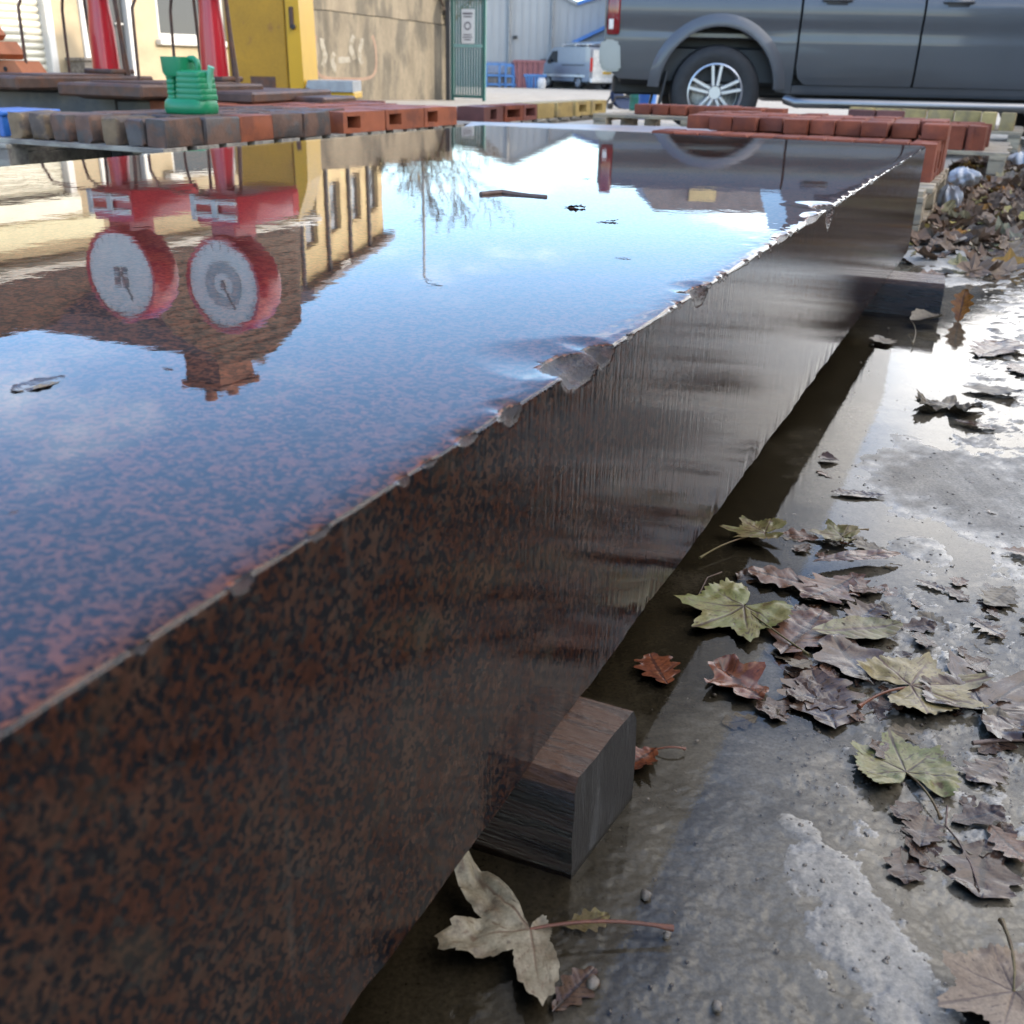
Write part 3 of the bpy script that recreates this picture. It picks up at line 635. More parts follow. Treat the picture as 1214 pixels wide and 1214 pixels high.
leaf('pinn', (655, 1200), (705, 1150), 'dark', 'dark green sunken leaf at the bottom edge right of the dead grey leaf', wide=.9, curl=.2, z=.000)
leaf('pinn', (1150, 735), (1190, 760), 'dark', 'ragged dark leaf in the gritty water above the yellow brown leaf', wide=1.1, curl=.25, z=.003, depth=.6)
leaf('pinn', (1190, 905), (1150, 930), 'dark', 'dark leaf scrap lying right of the pale green fan shaped leaf', wide=1.2, curl=.2, z=.003)
leaf('pinn', (1130, 500), (1180, 512), 'dark', 'dark leaf lying flat at the top edge of the dry patch', wide=.7, curl=.3, z=.004)
leaf('pinn', (1040, 400), (1075, 436), 'grey', 'grey leaf lying in front of the far timber block in shallow water', wide=1.1, curl=.4, z=.004, length=.09)
leaf('pinn', (1160, 425), (1200, 408), 'brown', 'brown leaf lying in bright water right of the curled dry leaf', wide=1.0, curl=.5, z=.004)
# sunk scraps among the pile, too mixed to tell apart
rsl = random.Random(5)
proto = [make_leaf(pinnate(100 + i, .38, 3.2, .4), 100 + i, 1.0, .25, .1, .2, mt, 'leaf_scrap') for i, mt in enumerate(('dark', 'brown', 'dark', 'grey'))]
for i in range(110):
    if i < 70: px, py = rsl.gauss(985, 62), rsl.gauss(762, 62)
    else: px, py = rsl.uniform(1060, 1214), rsl.uniform(690, 1010)
    if px < 905 + (700 - py) * .1 or py < 600: px += 80
    p = PZ(px, py, 0); o = inst('leaf_scrap', rsl.choice(proto)); k = rsl.uniform(.02, .05)
    o.scale = (k, k, k * .9); o.location = (p.x, p.y, rsl.uniform(-.0015, .004)); o.rotation_euler = (rsl.uniform(-.15, .15), rsl.uniform(-.2, .2), rsl.uniform(0, 6.28))
    tag(o, 'small sodden brown leaf scrap mixed into the wet leaf pile by the slab', 'leaf', 'sodden leaf scraps in the leaf pile')

# twigs, pebbles and the bits floating on the slab
M_TWIG = pm('twig_bark', (.10, .06, .045), .5, var=.4, scale=60)
def twig(pts, rad, z, label, zp=0.0, side=()):
    P_ = [PZ(*p, zp) for p in pts]; o0 = P_[0]
    mb = MB(); mb.tube([Vector((p.x - o0.x, p.y - o0.y, z + .001 * math.sin(i * 2))) for i, p in enumerate(P_)], [rad * .75 * (1 - .08 * i) for i in range(len(P_))], 7)
    o = mb.build('twig', M_TWIG, smooth=60); o.location = (o0.x, o0.y, zp)
    for i, (a, b_) in enumerate(side):
        a_, b2_ = PZ(*a, zp), PZ(*b_, zp); mb = MB(); mb.tube([a_ - o0 + Vector((0, 0, z - zp)), (a_ + b2_) / 2 - o0 + Vector((0, 0, z - zp + .004)), b2_ - o0 + Vector((0, 0, z - zp + .006))], rad * .55, 6)
        mb.build('bud', M_TWIG, o, smooth=60)
    return tag(o, label, 'twig')
twig([(1152, 885), (1185, 882), (1218, 880)], .003, .004, 'short brown twig lying in the puddle at the right picture edge')
twig([(1122, 960), (1120, 985), (1135, 1000), (1150, 1030), (1160, 1062)], .0012, .004, 'thin bent leaf stalk lying below the pale green fan shaped leaf')
twig([(855, 685), (838, 692), (826, 715)], .0010, .008, 'thin pale stalk sticking out of dark water above the big green leaf')
twig([(570, 233), (595, 231), (625, 234), (648, 236)], .0062, .003, 'dark seed twig floating on the flooded slab top', zp=ZT, side=(((632, 234), (641, 226)), ((634, 236), (640, 240)), ((640, 235), (650, 229))))
leaf('pinn', (78, 450), (16, 470), 'dark', 'curled grey brown leaf floating on the flooded slab', wide=.8, curl=.35, zp=ZT, z=.0025, rough=.16, depth=.1, group='bits floating on the slab')
leaf('pinn', (668, 248), (694, 249), 'dark', 'tiny curled leaf floating right of the seed twig on the slab', wide=.9, curl=.9, zp=ZT, z=.003, rough=.5, group='bits floating on the slab')
leaf('pinn', (706, 266), (733, 265), 'dark', 'tiny dark leaf bit floating in a row below the tiny curled leaf', wide=.5, curl=.6, zp=ZT, z=.003, rough=.3, group='bits floating on the slab')
leaf('pinn', (728, 309), (748, 310), 'dark', 'lone dark bit floating nearest the chipped edge of the slab', wide=.5, curl=.5, zp=ZT, z=.003, group='bits floating on the slab')
leaf('pinn', (192, 441), (206, 443), 'dark', 'small dark speck floating left of the chimney reflection on the slab', wide=.5, curl=.5, zp=ZT, z=.003, group='bits floating on the slab')
leaf('pinn', (10, 616), (24, 612), 'dark', 'small dark speck floating at the left picture edge on the slab', wide=.5, curl=.5, zp=ZT, z=.003, group='bits floating on the slab')
leaf('pinn', (690, 214), (700, 214), 'dark', 'speck floating above the tiny curled leaf toward the far slab end', wide=.6, curl=.5, zp=ZT, z=.003, group='bits floating on the slab')
M_STONE = pm('pebble_stone', (.16, .135, .11), .35, var=.5, scale=60, rnd=.5, bump=.3, bscale=200)
def pebble_mesh(sd_):
    bm = bmesh.new(); bmesh.ops.create_icosphere(bm, subdivisions=2, radius=1.0)
    for v in bm.verts:
        k = 1 + .35 * (float(fbm(np.array(v.co.x + 5), np.array(v.co.y + v.co.z * 1.7 + 5), 1.1, 3, sd_)) - .5) * 2; v.co = Vector((v.co.x * k, v.co.y * k * .8, v.co.z * k * .6))
    me = bpy.data.meshes.new('pebble'); bm.to_mesh(me); bm.free(); me.materials.append(M_STONE)
    for p in me.polygons: p.use_smooth = True
    return me
PEB = [pebble_mesh(i) for i in range(4)]
for (px, py, r_, lb) in ((765, 1063, .0055, 'dark pebble standing in the puddle right of the near timber block'), (850, 1194, .005, 'small brown pebble near the bottom edge of the puddle'),
                         (702, 1168, .006, 'reddish pebble beside the sunken dark green leaf'), (1014, 1151, .003, 'small dark pebble on the dry patch at the bottom'), (1151, 574, .006, 'small dark pebble alone on the grey dry patch'),
                         (790, 1110, .004, 'tiny pebble by the tip of the red leaf stem'), (1036, 1130, .0025, 'tiny black pebble upper left of the small dark pebble on the dry patch')):
    p = PZ(px, py, 0); o = inst('pebble', PEB[int(px) % 4], None, (p.x, p.y, r_ * .25), (0, 0, px)); o.scale = (r_,) * 3; tag(o, lb, 'pebble')
# grit: far too many grains to count
V, F = [], []; rg = random.Random(9)
bm = bmesh.new(); bmesh.ops.create_icosphere(bm, subdivisions=1, radius=1.0); bv = [v.co.copy() for v in bm.verts]; bf = [[v.index for v in f.verts] for f in bm.faces]; bm.free()
for i in range(1500):
    k = rg.random()
    if k < .7: px, py = rg.uniform(930, 1216), rg.gauss(830, 110)
    elif k < .8: px, py = rg.uniform(720, 1216), rg.uniform(820, 1216)
    else: px, py = rg.uniform(980, 1216), rg.uniform(340, 700)
    if py > 1216 or py < 330 or px > 1220: continue
    p = PZ(px, py, 0); s_, u_ = to_sl(p)
    if u_ < .02: continue
    hh = float(ground_h(np.array([p.x]), np.array([p.y]))[0][0]); r_ = rg.choice((.0005, .0006, .0008, .0010, .0013, .0018)) * (1 + p.y * .35)
    b0 = len(V); a_ = rg.uniform(0, 6.28); sx_, sy_ = rg.uniform(.7, 1.4), rg.uniform(.7, 1.2)
    for v in bv:
        x_, y_ = v.x * sx_, v.y * sy_; V.append((p.x + (x_ * math.cos(a_) - y_ * math.sin(a_)) * r_, p.y + (x_ * math.sin(a_) + y_ * math.cos(a_)) * r_, max(hh, -.0012) + v.z * r_ * .7))
    F += [[q + b0 for q in f] for f in bf]
M_GRIT = pm('grit', (.14, .115, .09), .3, var=.8, scale=160)
tag(inst('grit', np_mesh('grit', V, F, M_GRIT)), kind='stuff')
# leaf litter drifted against the pallets
def litter_mat():
    m = bpy.data.materials.new('leaf_litter'); m.use_nodes = True; n = m.node_tree.nodes; l = m.node_tree.links; b = n['Principled BSDF']
    g = n.new('ShaderNodeNewGeometry'); r_ = n.new('ShaderNodeValToRGB'); e = r_.color_ramp.elements
    cols = [(0, (.13, .075, .045)), (.2, (.22, .14, .09)), (.4, (.09, .058, .04)), (.55, (.30, .22, .15)), (.7, (.17, .10, .06)), (.82, (.40, .32, .23)), (.93, (.34, .27, .08)), (.97, (.36, .15, .03))]
    e[0].position, e[0].color = 0, (*cols[0][1], 1); e[1].position, e[1].color = cols[1][0], (*cols[1][1], 1)
    for p_, c_ in cols[2:]: k = e.new(p_); k.color = (*c_, 1)
    l.new(g.outputs['Random Per Island'], r_.inputs[0]); l.new(r_.outputs[0], b.inputs['Base Color']); b.inputs['Roughness'].default_value = .6; b.inputs['Specular IOR Level'].default_value = .25; return m
V, F = [], []; rl = np.random.default_rng(4)
shp = [palmate(i, 1.0) for i in (1, 2)] + [pinnate(i, .4, 3, .4) for i in (1, 2)]
low = []
for X, Y, v in shp[:2]:
    th = list(range(0, 121, 8)); low.append((X[[0, 7, 14]][:, th], Y[[0, 7, 14]][:, th]))
for X, Y, v in shp[2:]:
    tt = list(range(0, 60, 6)) + [59]; low.append((X[tt][:, [0, 3, 7, 11, 14]], Y[tt][:, [0, 3, 7, 11, 14]]))
nl = 0
while nl < 2300:
    s_, u_ = rl.uniform(3.35, 8.2), abs(rl.normal(0, 1)) * .55 - .12
    dens = np.clip((s_ - 3.3) / .5, .15, 1) * (1 if s_ > 4.0 else .5 + .5 * (u_ > .15))
    if s_ < 3.95 and u_ < .2: dens *= .35
    if rl.random() > dens: continue
    pile = .05 * math.exp(-((u_ - .35) / .35) ** 2) * np.clip((s_ - 3.7) / .7, 0, 1)
    X, Y = low[rl.integers(4)]; k = rl.uniform(.05, .10)
    Z = rl.uniform(.2, 1.0) * X ** 2 + rl.uniform(-.3, .6) * (Y - .4) ** 2 + .12 * (rl.random(X.shape) - .5)
    M_ = Matrix.Translation(SL(s_, u_, .006 + pile * rl.random() ** .7)) @ Matrix.Rotation(rl.uniform(0, 6.28), 4, 'Z') @ Matrix.Rotation(rl.normal(0, .45), 4, 'X') @ Matrix.Rotation(rl.normal(0, .45), 4, 'Y') @ Matrix.Scale(k, 4)
    P = np.stack([X, Y, Z], -1).reshape(-1, 3) @ np.array(M_.to_3x3()).T + np.array(M_.translation)
    b0 = len(V); V += P.tolist(); F += (grid_faces(*X.shape) + b0).tolist(); nl += 1
tag(inst('leaf_litter', np_mesh('leaf_litter', V, F, litter_mat(), smooth=False)), kind='stuff')
# ================================================================== BUILDINGS AND BACKGROUND
M_CREAM = pm('cream_render', (.37, .305, .20), .85, var=.10, scale=2.2, col2=(.31, .25, .165), mscale=1.2, bump=.15, bscale=60)
M_CREAM2 = pm('pale_yellow_render', (.47, .37, .20), .85, var=.12, scale=1.5, col2=(.38, .29, .16), mscale=1.0)
M_WHITE = pm('white_plastic', (.56, .55, .52), .35, var=.08, scale=4)
M_SHUT = pm('shutter_steel', (.60, .58, .49), .38, var=.12, scale=5, metal=.15)
M_TILE = pm('brown_roof_tile', (.058, .042, .033), .8, var=.35, scale=5, col2=(.085, .063, .048), mscale=2.0, grain=.25)
M_REDTILE = pm('red_roof_tile', (.24, .11, .075), .8, var=.3, scale=4, grain=.2)
M_SLATE = pm('slate_roof', (.16, .15, .16), .6, var=.25, scale=4, grain=.2)
M_BRICKW = pm('red_brick_wall', (.17, .078, .05), .85, var=.35, scale=6, col2=(.12, .06, .042), mscale=8, grain=.3)
M_GLASS = glassy('window_glass'); M_BLACK = pm('black_rubber', (.018, .018, .019), .6, var=.3, scale=20)
M_DARK = pm('dark_paint', (.035, .037, .04), .4, var=.25, scale=8)
M_IRON = pm('rusty_iron', (.075, .045, .035), .55, var=.4, scale=16, col2=(.10, .045, .025), mscale=9, metal=.2)
M_CLAD = pm('grey_cladding', (.33, .335, .325), .5, var=.08, scale=.7)
M_CLADB = pm('blue_grey_cladding', (.29, .33, .37), .5, var=.06, scale=.7)
M_BLUE = pm('blue_trim', (.05, .16, .42), .4, var=.15, scale=4)

# ---- cream workshop on the left; local x runs along the front from its far corner back towards us, -y is outward
ER = Vector((-3.50, 17.0, 0)); FD = Vector((-.449, -.894, 0)).normalized(); FNV = Vector((-FD.y, FD.x, 0)); FNV = FNV if FNV.x > 0 else -FNV
wrot = math.atan2(FD.y, FD.x)
def facade(px, py, refl=False):
    d = ray(px, py); o = Vector((0, 0, H)); t = (ER - o).dot(FNV) / d.dot(FNV); p = o + d * t
    z = 2 * ZT - p.z if refl else p.z
    return (p - ER).dot(FD), z
shop = thing('workshop', 'long cream rendered workshop with a roller shutter, brown tiled roof and brick chimney at left', 'building', (ER.x, ER.y, 0), wrot)
yl = 1.0                                    # is local +y pointing outward?
loc_out = Matrix.Rotation(-wrot, 4, 'Z') @ FNV.to_4d(); yl = 1.0 if loc_out.y > 0 else -1.0
def wbox(mb, x0, x1, z0, z1, y0, y1, bev=0, mi=0): mb.box(((x0 + x1) / 2, yl * (y0 + y1) / 2, (z0 + z1) / 2), (abs(x1 - x0), abs(y1 - y0), abs(z1 - z0)), bev, mi=mi)
EAVE = 2.60; LEN = 15.0
sh0, _ = facade(64, 50); sh1 = sh0 + 2.3
dr0, _ = facade(160, 50); dr1, _ = facade(98, 50)
wn0, _ = facade(268, 30); wn1, wz = facade(190, 56)
_, wtop = facade(225, 212, True); _, shtop = facade(50, 236, True)
wtop = min(max(wtop, 1.5), 2.1); shtop = min(max(shtop, 1.6), 2.25); wz0 = .80
ops = sorted([(wn0, wn1, wz0, wtop), (dr0, dr1, -.1, 2.0), (sh0, sh1, -.1, shtop)])
mb = MB(); x = -.0
for a, b_, z0, z1 in ops:
    wbox(mb, x, a, -.2, EAVE, -.25, 0); wbox(mb, a, b_, z1, EAVE, -.25, 0)
    if z0 > 0: wbox(mb, a, b_, -.2, z0, -.25, 0)
    x = b_
wbox(mb, x, LEN, -.2, EAVE, -.25, 0); wbox(mb, 0, .25, -.2, EAVE, -6.5, -.25); wbox(mb, LEN - .25, LEN, -.2, EAVE, -6.5, -.25); wbox(mb, 0, LEN, -.2, EAVE, -6.75, -6.5); wbox(mb, .25, LEN - .25, 2.3, 2.36, -6.5, -.25)
mb.build('wall', M_CREAM, shop)
def roof_prism(mb, x0, x1, ye, yr, ze, zr, yb):      # gable section
    A_ = [(x0, yl * ye, ze), (x0, yl * yr, zr), (x0, yl * yb, ze)]; B_ = [(x1, p[1], p[2]) for p in A_]
    mb.quad([A_[0], B_[0], B_[1], A_[1]]); mb.quad([A_[1], B_[1], B_[2], A_[2]]); mb.quad([A_[0], A_[1], A_[2]]); mb.quad([B_[0], B_[2], B_[1]]); mb.quad([A_[0], A_[2], B_[2], B_[0]])
mb = MB(); roof_prism(mb, .6, LEN + .2, .28, -3.0, EAVE - .02, 4.1, -6.9); roof_ = mb.build('roof', M_TILE, shop)
mb = MB()
for k in range(14):                                   # tile courses catching light
    t = (k + .5) / 14; y0 = .28 - 3.28 * t; z0 = EAVE - .02 + (4.1 - EAVE + .02) * t
    mb.box((LEN / 2 + .4, yl * y0, z0 + .012), (LEN - .4, .05, .022), 0)
mb.build('tile_course', M_TILE, roof_)
gp = [facade(*q_, True) for q_ in ((358, 266), (358, 384), (313, 429), (260, 429), (200, 389), (172, 300))]      # tile-hung cross gable carrying the chimney
gp[0] = (gp[0][0], EAVE - .05); gp[5] = (gp[5][0] + .3, EAVE - .05)
mb = MB(); mb.prism([(x_, z_) for x_, z_ in gp], yl * -.02, yl * -5.0); rf2 = mb.build('cross_gable', M_TILE, shop)
mb = MB()
for k in range(16):
    z_ = EAVE + .12 + k * .16
    xa, xb = gp[1][0], gp[4][0]
    if z_ > gp[1][1]: f_ = (z_ - gp[1][1]) / (gp[2][1] - gp[1][1]); xa = gp[1][0] + (gp[2][0] - gp[1][0]) * f_
    if z_ > gp[4][1]: f_ = (z_ - gp[4][1]) / (gp[3][1] - gp[4][1]); xb = gp[4][0] + (gp[3][0] - gp[4][0]) * f_
    if z_ < gp[2][1] - .05: mb.box(((xa + xb) / 2, yl * -.01, z_), (abs(xb - xa) - .04, .05, .025), 0)
mb.build('tile_course', M_TILE, rf2)
cc0, cc1 = facade(312, 432, True), facade(262, 470, True); cxm, cw_ = (cc0[0] + cc1[0]) / 2, abs(cc1[0] - cc0[0])
mb = MB(); mb.box((cxm, yl * -.45, (cc0[1] + cc1[1]) / 2 - .15), (cw_ * .76, .7, cc1[1] - cc0[1] + .3), .01); mb.box((cxm, yl * -.45, cc1[1] - .05), (cw_ * .88, .82, .10), .01); mb.build('chimney', M_BRICKW, rf2)
for k in (-.24, .24):
    mb = MB(); mb.lathe([(.10, cc1[1]), (.09, cc1[1] + .17), (.11, cc1[1] + .2), (.085, cc1[1] + .24)], 14, Matrix.Translation((cxm + k * cw_, yl * -.45, 0))); mb.build('chimney_pot', M_REDTILE, rf2, smooth=40)
mb = MB(); mb.box((8.6, yl * -3.0, 4.2), (.55, .5, .65), .01); mb.build('chimney', M_BRICKW, roof_)
mb = MB(); mb.lathe([(.09, 4.5), (.08, 4.75), (.1, 4.8)], 12, Matrix.Translation((8.6, yl * -3.0, 0))); mb.build('chimney_pot', M_REDTILE, roof_, smooth=40)
mb = MB(); wbox(mb, -.2, LEN, EAVE - .14, EAVE - .03, .02, .14, .01); mb.tube([(-.2, yl * .2, EAVE - .06), (LEN, yl * .2, EAVE - .06)], .055, 8); mb.build('gutter', M_WHITE, shop)
# shutter: slats, frame, housing
sh = bpy.data.objects.new('roller_shutter', None); C.objects.link(sh); sh.parent = shop
zc = -.05; slat_me = None
while zc < shtop:
    if slat_me is None:
        mb = MB(); prof = [(0, .0), (.026, .018), (.030, .045), (.022, .068), (0, .074)]
        mb.grid([[Vector((xx, yl * (-.09 + p[0]), p[1])) for p in prof] for xx in (sh0 + .05, sh1 - .05)]); slat_me = mb.mesh('slat', M_SHUT, 60)
    inst('slat', slat_me, sh, (0, 0, zc)); zc += .076
for xx in (sh0 + .04, sh1 - .04):
    mb = MB(); wbox(mb, xx - .05, xx + .05, -.15, shtop, -.14, .03, .008); mb.build('guide_rail', M_WHITE, sh)
mb = MB(); wbox(mb, sh0 - .02, sh1 + .02, shtop, shtop + .22, -.1, .06, .01); mb.build('shutter_housing', M_SHUT, sh)
# pale signboard above the shutter and downpipe / poster at its left
mb = MB(); wbox(mb, sh0 - .35, sh1 - .2, shtop + .26, shtop + .52, .005, .03, .004); mb.build('fascia_panel', pm('cream_panel', (.58, .54, .36), .5, var=.05), shop)
mb = MB(); wbox(mb, sh1 + .05, sh1 + .30, -.15, EAVE - .1, 0, .12, .02); mb.build('pilaster', pm('grey_pilaster', (.30, .31, .33), .7), shop)
# window
win = bpy.data.objects.new('window', None); C.objects.link(win); win.parent = shop
mb = MB(); xm = wn0 + (wn1 - wn0) * .28
for a, b_ in ((wn0, wn0 + .07), (xm - .035, xm + .035), (wn1 - .07, wn1)): wbox(mb, a, b_, wz0, wtop, -.13, -.04, .006)
wbox(mb, wn0 + .07, xm - .035, wz0, wz0 + .07, -.128, -.042); wbox(mb, xm + .035, wn1 - .07, wz0, wz0 + .07, -.128, -.042); wbox(mb, wn0 + .07, xm - .035, wtop - .07, wtop, -.128, -.042); wbox(mb, xm + .035, wn1 - .07, wtop - .07, wtop, -.128, -.042)
mb.build('frame', M_WHITE, win)
mb = MB(); wbox(mb, wn0 + .06, wn1 - .06, wz0 + .06, wtop - .06, -.10, -.085); mb.build('pane', M_GLASS, win)
mb = MB(); wbox(mb, wn0 - .06, wn1 + .06, wz0 - .07, wz0, -.1, .09, .01); mb.build('sill', M_WHITE, win)
# door
dor = bpy.data.objects.new('door', None); C.objects.link(dor); dor.parent = shop
mb = MB()
for a, b_ in ((dr0, dr0 + .10), (dr1 - .10, dr1)): wbox(mb, a, b_, -.15, 2.0, -.10, .03, .01)
wbox(mb, dr0 + .1, dr1 - .1, 1.9, 2.0, -.098, .028); mb.build('frame', M_WHITE, dor)
mb = MB(); wbox(mb, dr0 + .1, dr1 - .1, -.12, 1.9, -.09, -.05, .006); wbox(mb, dr0 + .25, dr1 - .25, .1, .75, -.05, -.035, .01); wbox(mb, dr0 + .25, dr1 - .25, .9, 1.7, -.05, -.035, .01); mb.build('leaf', M_DARK, dor)
mb = MB(); mb.tube([(dr0 + .18, yl * -.04, .95), (dr0 + .18, yl * .01, .95), (dr0 + .30, yl * .01, .95)], .012, 6); mb.build('handle', M_WHITE, dor, smooth=50)
# flood light and alarm box on the wall
mb = MB(); wbox(mb, dr0 - .5, dr0 - .25, 1.62, 1.80, .0, .12, .015); mb.build('wall_lamp', M_WHITE, shop)
# poster board at the far left of the front
q = bpy.data.objects.new('poster_board', None); C.objects.link(q)
q.location = shop.location; q.rotation_euler = (0, 0, wrot)
tag(q, 'blue, white and yellow poster board on the cream workshop wall at the left edge', 'sign')
pb0 = sh1 + .55
for z0, z1, c_ in ((.9, 1.15, (.62, .52, .10)), (1.15, 1.3, (.45, .55, .12)), (1.3, 1.62, (.62, .64, .68)), (1.62, 1.95, (.08, .16, .50)), (.6, .9, (.74, .70, .45))):
    mb = MB(); wbox(mb, pb0, pb0 + 1.0, z0, z1, .01, .03); mb.build('panel', pm('poster_colour', c_, .4, var=.15, scale=9), q)
# wooden planter / crate by the door
cr = thing('wooden_crate', 'grey weathered slatted crate standing by the door of the cream workshop', 'crate', (ER.x, ER.y, 0), wrot)
M_GREYW = pm('weathered_wood', (.22, .19, .155), .8, var=.3, scale=5, stretch=(1, 6, 6), col2=(.13, .11, .09), mscale=4)
c0, _ = facade(108, 70); c1, _ = facade(76, 70)
for k in range(5):
    mb = MB(); wbox(mb, c0, c1, .02 + k * .105, .115 + k * .105, .30, .33, .004); mb.build('slat', M_GREYW, cr)
mb = MB(); wbox(mb, c0 + .02, c1 - .02, .0, .52, .04, .295); mb.build('body', M_GREYW, cr)
mb = MB(); wbox(mb, c0 - .02, c1 + .02, .525, .56, .03, .36, .006); mb.build('lid', M_GREYW, cr)

# ---- boundary wall
GW = Vector((-1.42, 23.0, 0)); WD = Vector((-.60, -.80, 0)); wl_rot = math.atan2(-WD.y, -WD.x)
def conc_wall():
    t = thing('boundary_wall', 'tall stained concrete boundary wall with a long crack and faded graffiti', 'wall', (GW.x, GW.y, 0), wl_rot)
    M_CW = pm('stained_concrete', (.16, .135, .098), .9, var=.3, scale=2.2, col2=(.085, .075, .058), mscale=1.4, bump=.3, bscale=30, stretch=(1.8, 1.8, .5), grain=.12)
    xs_ = np.linspace(-9, 0, 70); crack = 1.30 + .045 * xs_ * -.6 + .06 * (fbm(xs_, xs_ * 0, 1.1, 4, 3) - .5)
    crack = np.where(xs_ > -.3, crack, crack)
    top = 2.05 + .05 * (fbm(xs_, xs_ * 0, .8, 3, 8) - .5)
    def band(zl, zh, y0, y1):
        mb = MB(); n = len(xs_)
        for i in range(n - 1):
            pass
        rows = [[Vector((xs_[i], y0, zl[i])) for i in range(n)], [Vector((xs_[i], y0, zh[i])) for i in range(n)], [Vector((xs_[i], y1, zh[i])) for i in range(n)], [Vector((xs_[i], y1, zl[i])) for i in range(n)], [Vector((xs_[i], y0, zl[i])) for i in range(n)]]
        mb.grid(rows); return mb
    band(np.full(70, -.5), crack - .008, 0, .3).build('wall_panel', M_CW, t); band(crack + .008, top, .012, .3).build('wall_panel', M_CW, t)
    mb = MB(); mb.box((-4.5, .18, .8), (8.9, .2, 2.2)); mb.build('core', M_DARK, t)
    # faded sprayed loops: flat paint 2 mm proud
    def ribbon(pts, w):
        mb = MB(); rows = []
        for i, p in enumerate(pts):
            a = Vector(pts[max(i - 1, 0)]); b_ = Vector(pts[min(i + 1, len(pts) - 1)]); d = (b_ - a).normalized(); nn = Vector((-d.y, d.x)) * w * (.7 + .6 * float(vnoise(i * .7, 0, 1, 2)))
            rows.append([Vector((p[0] + nn.x, -.003, p[1] + nn.y)), Vector((p[0] - nn.x, -.003, p[1] - nn.y))])
        mb.grid(rows); return mb
    mp = pm('pink_spray', (.20, .135, .10), .9, var=.2); mw_ = pm('white_spray', (.225, .21, .175), .9, var=.2, col2=(.17, .15, .115), mscale=9)
    cx_, cz_ = -3.02, .72
    loop = [(cx_ + .78 * math.copysign(abs(math.cos(a)) ** .6, math.cos(a)), cz_ + .50 * math.copysign(abs(math.sin(a)) ** .7, math.sin(a)) - .06 * math.cos(2 * a)) for a in np.linspace(R(150), R(395), 40)]
    ribbon(loop, .028).build('graffiti_outline', mp, t)
    for k, (x0, z0, x1, z1) in enumerate(((-3.62, .50, -3.55, .95), (-3.40, .40, -3.30, .72), (-2.86, .62, -2.84, 1.02), (-2.62, .55, -2.66, .98), (-3.2, .60, -2.95, .62))):
        ribbon([(x0 + (x1 - x0) * q_ + .05 * math.sin(q_ * 5 + k), z0 + (z1 - z0) * q_) for q_ in np.linspace(0, 1, 10)], .05).build('graffiti_stroke', mw_, t)
    return t
conc_wall()
def leaf_cloud(mb_pts, n, size, rg_, droop=.4):
    V, F = [], []
    for p, r_ in mb_pts:
        for _ in range(n):
            d = Vector((rg_.gauss(0, 1), rg_.gauss(0, 1), rg_.gauss(0, 1))); d = d.normalized() * r_ * rg_.random() ** .5; c = Vector(p) + d
            M_ = Matrix.Rotation(rg_.uniform(0, 6.28), 4, 'Z') @ Matrix.Rotation(rg_.uniform(-1.1, 1.1), 4, 'X'); k = size * rg_.uniform(.6, 1.3); b0 = len(V)
            for q_ in ((0, 0, 0), (.38, .45, .08), (0, 1, -.05), (-.38, .45, .08)): V.append(tuple(c + M_ @ Vector(q_) * k))
            F.append([b0, b0 + 1, b0 + 2, b0 + 3])
    return V, F
M_IVY = pm('ivy_leaf', (.07, .075, .025), .5, var=.4, scale=5, col2=(.16, .12, .05), mscale=4)
rg = random.Random(21)
ivy = thing('ivy_plant', 'dark straggling ivy spilling over the gate end of the concrete wall', 'plant', (GW.x, GW.y, 0), wl_rot)
V, F = leaf_cloud([((-.2, -.02, 1.75), .25), ((-.45, -.02, 1.98), .24), ((-.9, -.03, 2.1), .22), ((-1.5, .02, 2.12), .18), ((-2.2, .02, 2.1), .16), ((-.15, -.02, 1.45), .13)], 120, .07, rg)
inst('foliage', np_mesh('foliage', V, F, M_IVY, smooth=False), ivy)
mb = MB(); mb.tube([(-.12, -.03, .1), (-.18, -.04, .8), (-.2, -.03, 1.4), (-.5, -.02, 1.95), (-1.4, .02, 2.08), (-2.3, .05, 2.08)], [.02, .018, .016, .014, .012, .008], 6); mb.build('stem', M_IRON, ivy, smooth=50)

# ---- green steel gate, ajar
M_GREEN = pm('green_gate_paint', (.010, .085, .072), .4, var=.2, scale=3)
gt = thing('palisade_gate', 'dark green steel bar gate standing open at the end of the concrete wall', 'gate', (-1.40, 22.6, far_z(22.6)), R(-18))
gw = .68; gh = 1.92
pale = None
for k in range(11):
    if pale is None:
        mb = MB(); mb.box((0, 0, gh / 2), (.034, .02, gh - .12), .004); pale = mb.mesh('pale', M_GREEN)
    inst('pale', pale, gt, (.06 + k * (gw - .12) / 10, 0, 0))
for xx in (0, gw):
    mb = MB(); mb.box((xx, 0, gh / 2), (.06, .06, gh), .006); mb.build('frame_post', M_GREEN, gt)
for zz_ in (.08, 1.02, gh - .06):
    mb = MB(); mb.box((gw / 2, -.028, zz_), (gw - .05, .03, .05), .004); mb.build('rail', M_GREEN if zz_ != 1.02 else pm('pale_rail', (.16, .30, .27), .4), gt)
mb = MB(); mb.box((-.10, .02, 1.0), (.09, .09, 2.0), .006); mb.build('gate_post', M_DARK, gt)
sg = thing('warning_sign', 'white notice plate fixed to the green gate', 'sign', (-1.40, 22.6, far_z(22.6)), R(-18))
mb = MB(); mb.box((.345, -.055, 1.37), (.27, .012, .62), .01); mb.build('plate', M_WHITE, sg)
M_INK = pm('sign_ink', (.10, .09, .10), .6)
for zz_, w_, h_ in ((1.60, .21, .035), (1.545, .17, .022), (1.22, .17, .02), (1.175, .20, .02), (1.13, .14, .02)):
    mb = MB(); mb.box((.345, -.0625, zz_), (w_, .003, h_)); mb.build('print_line', M_INK, sg)
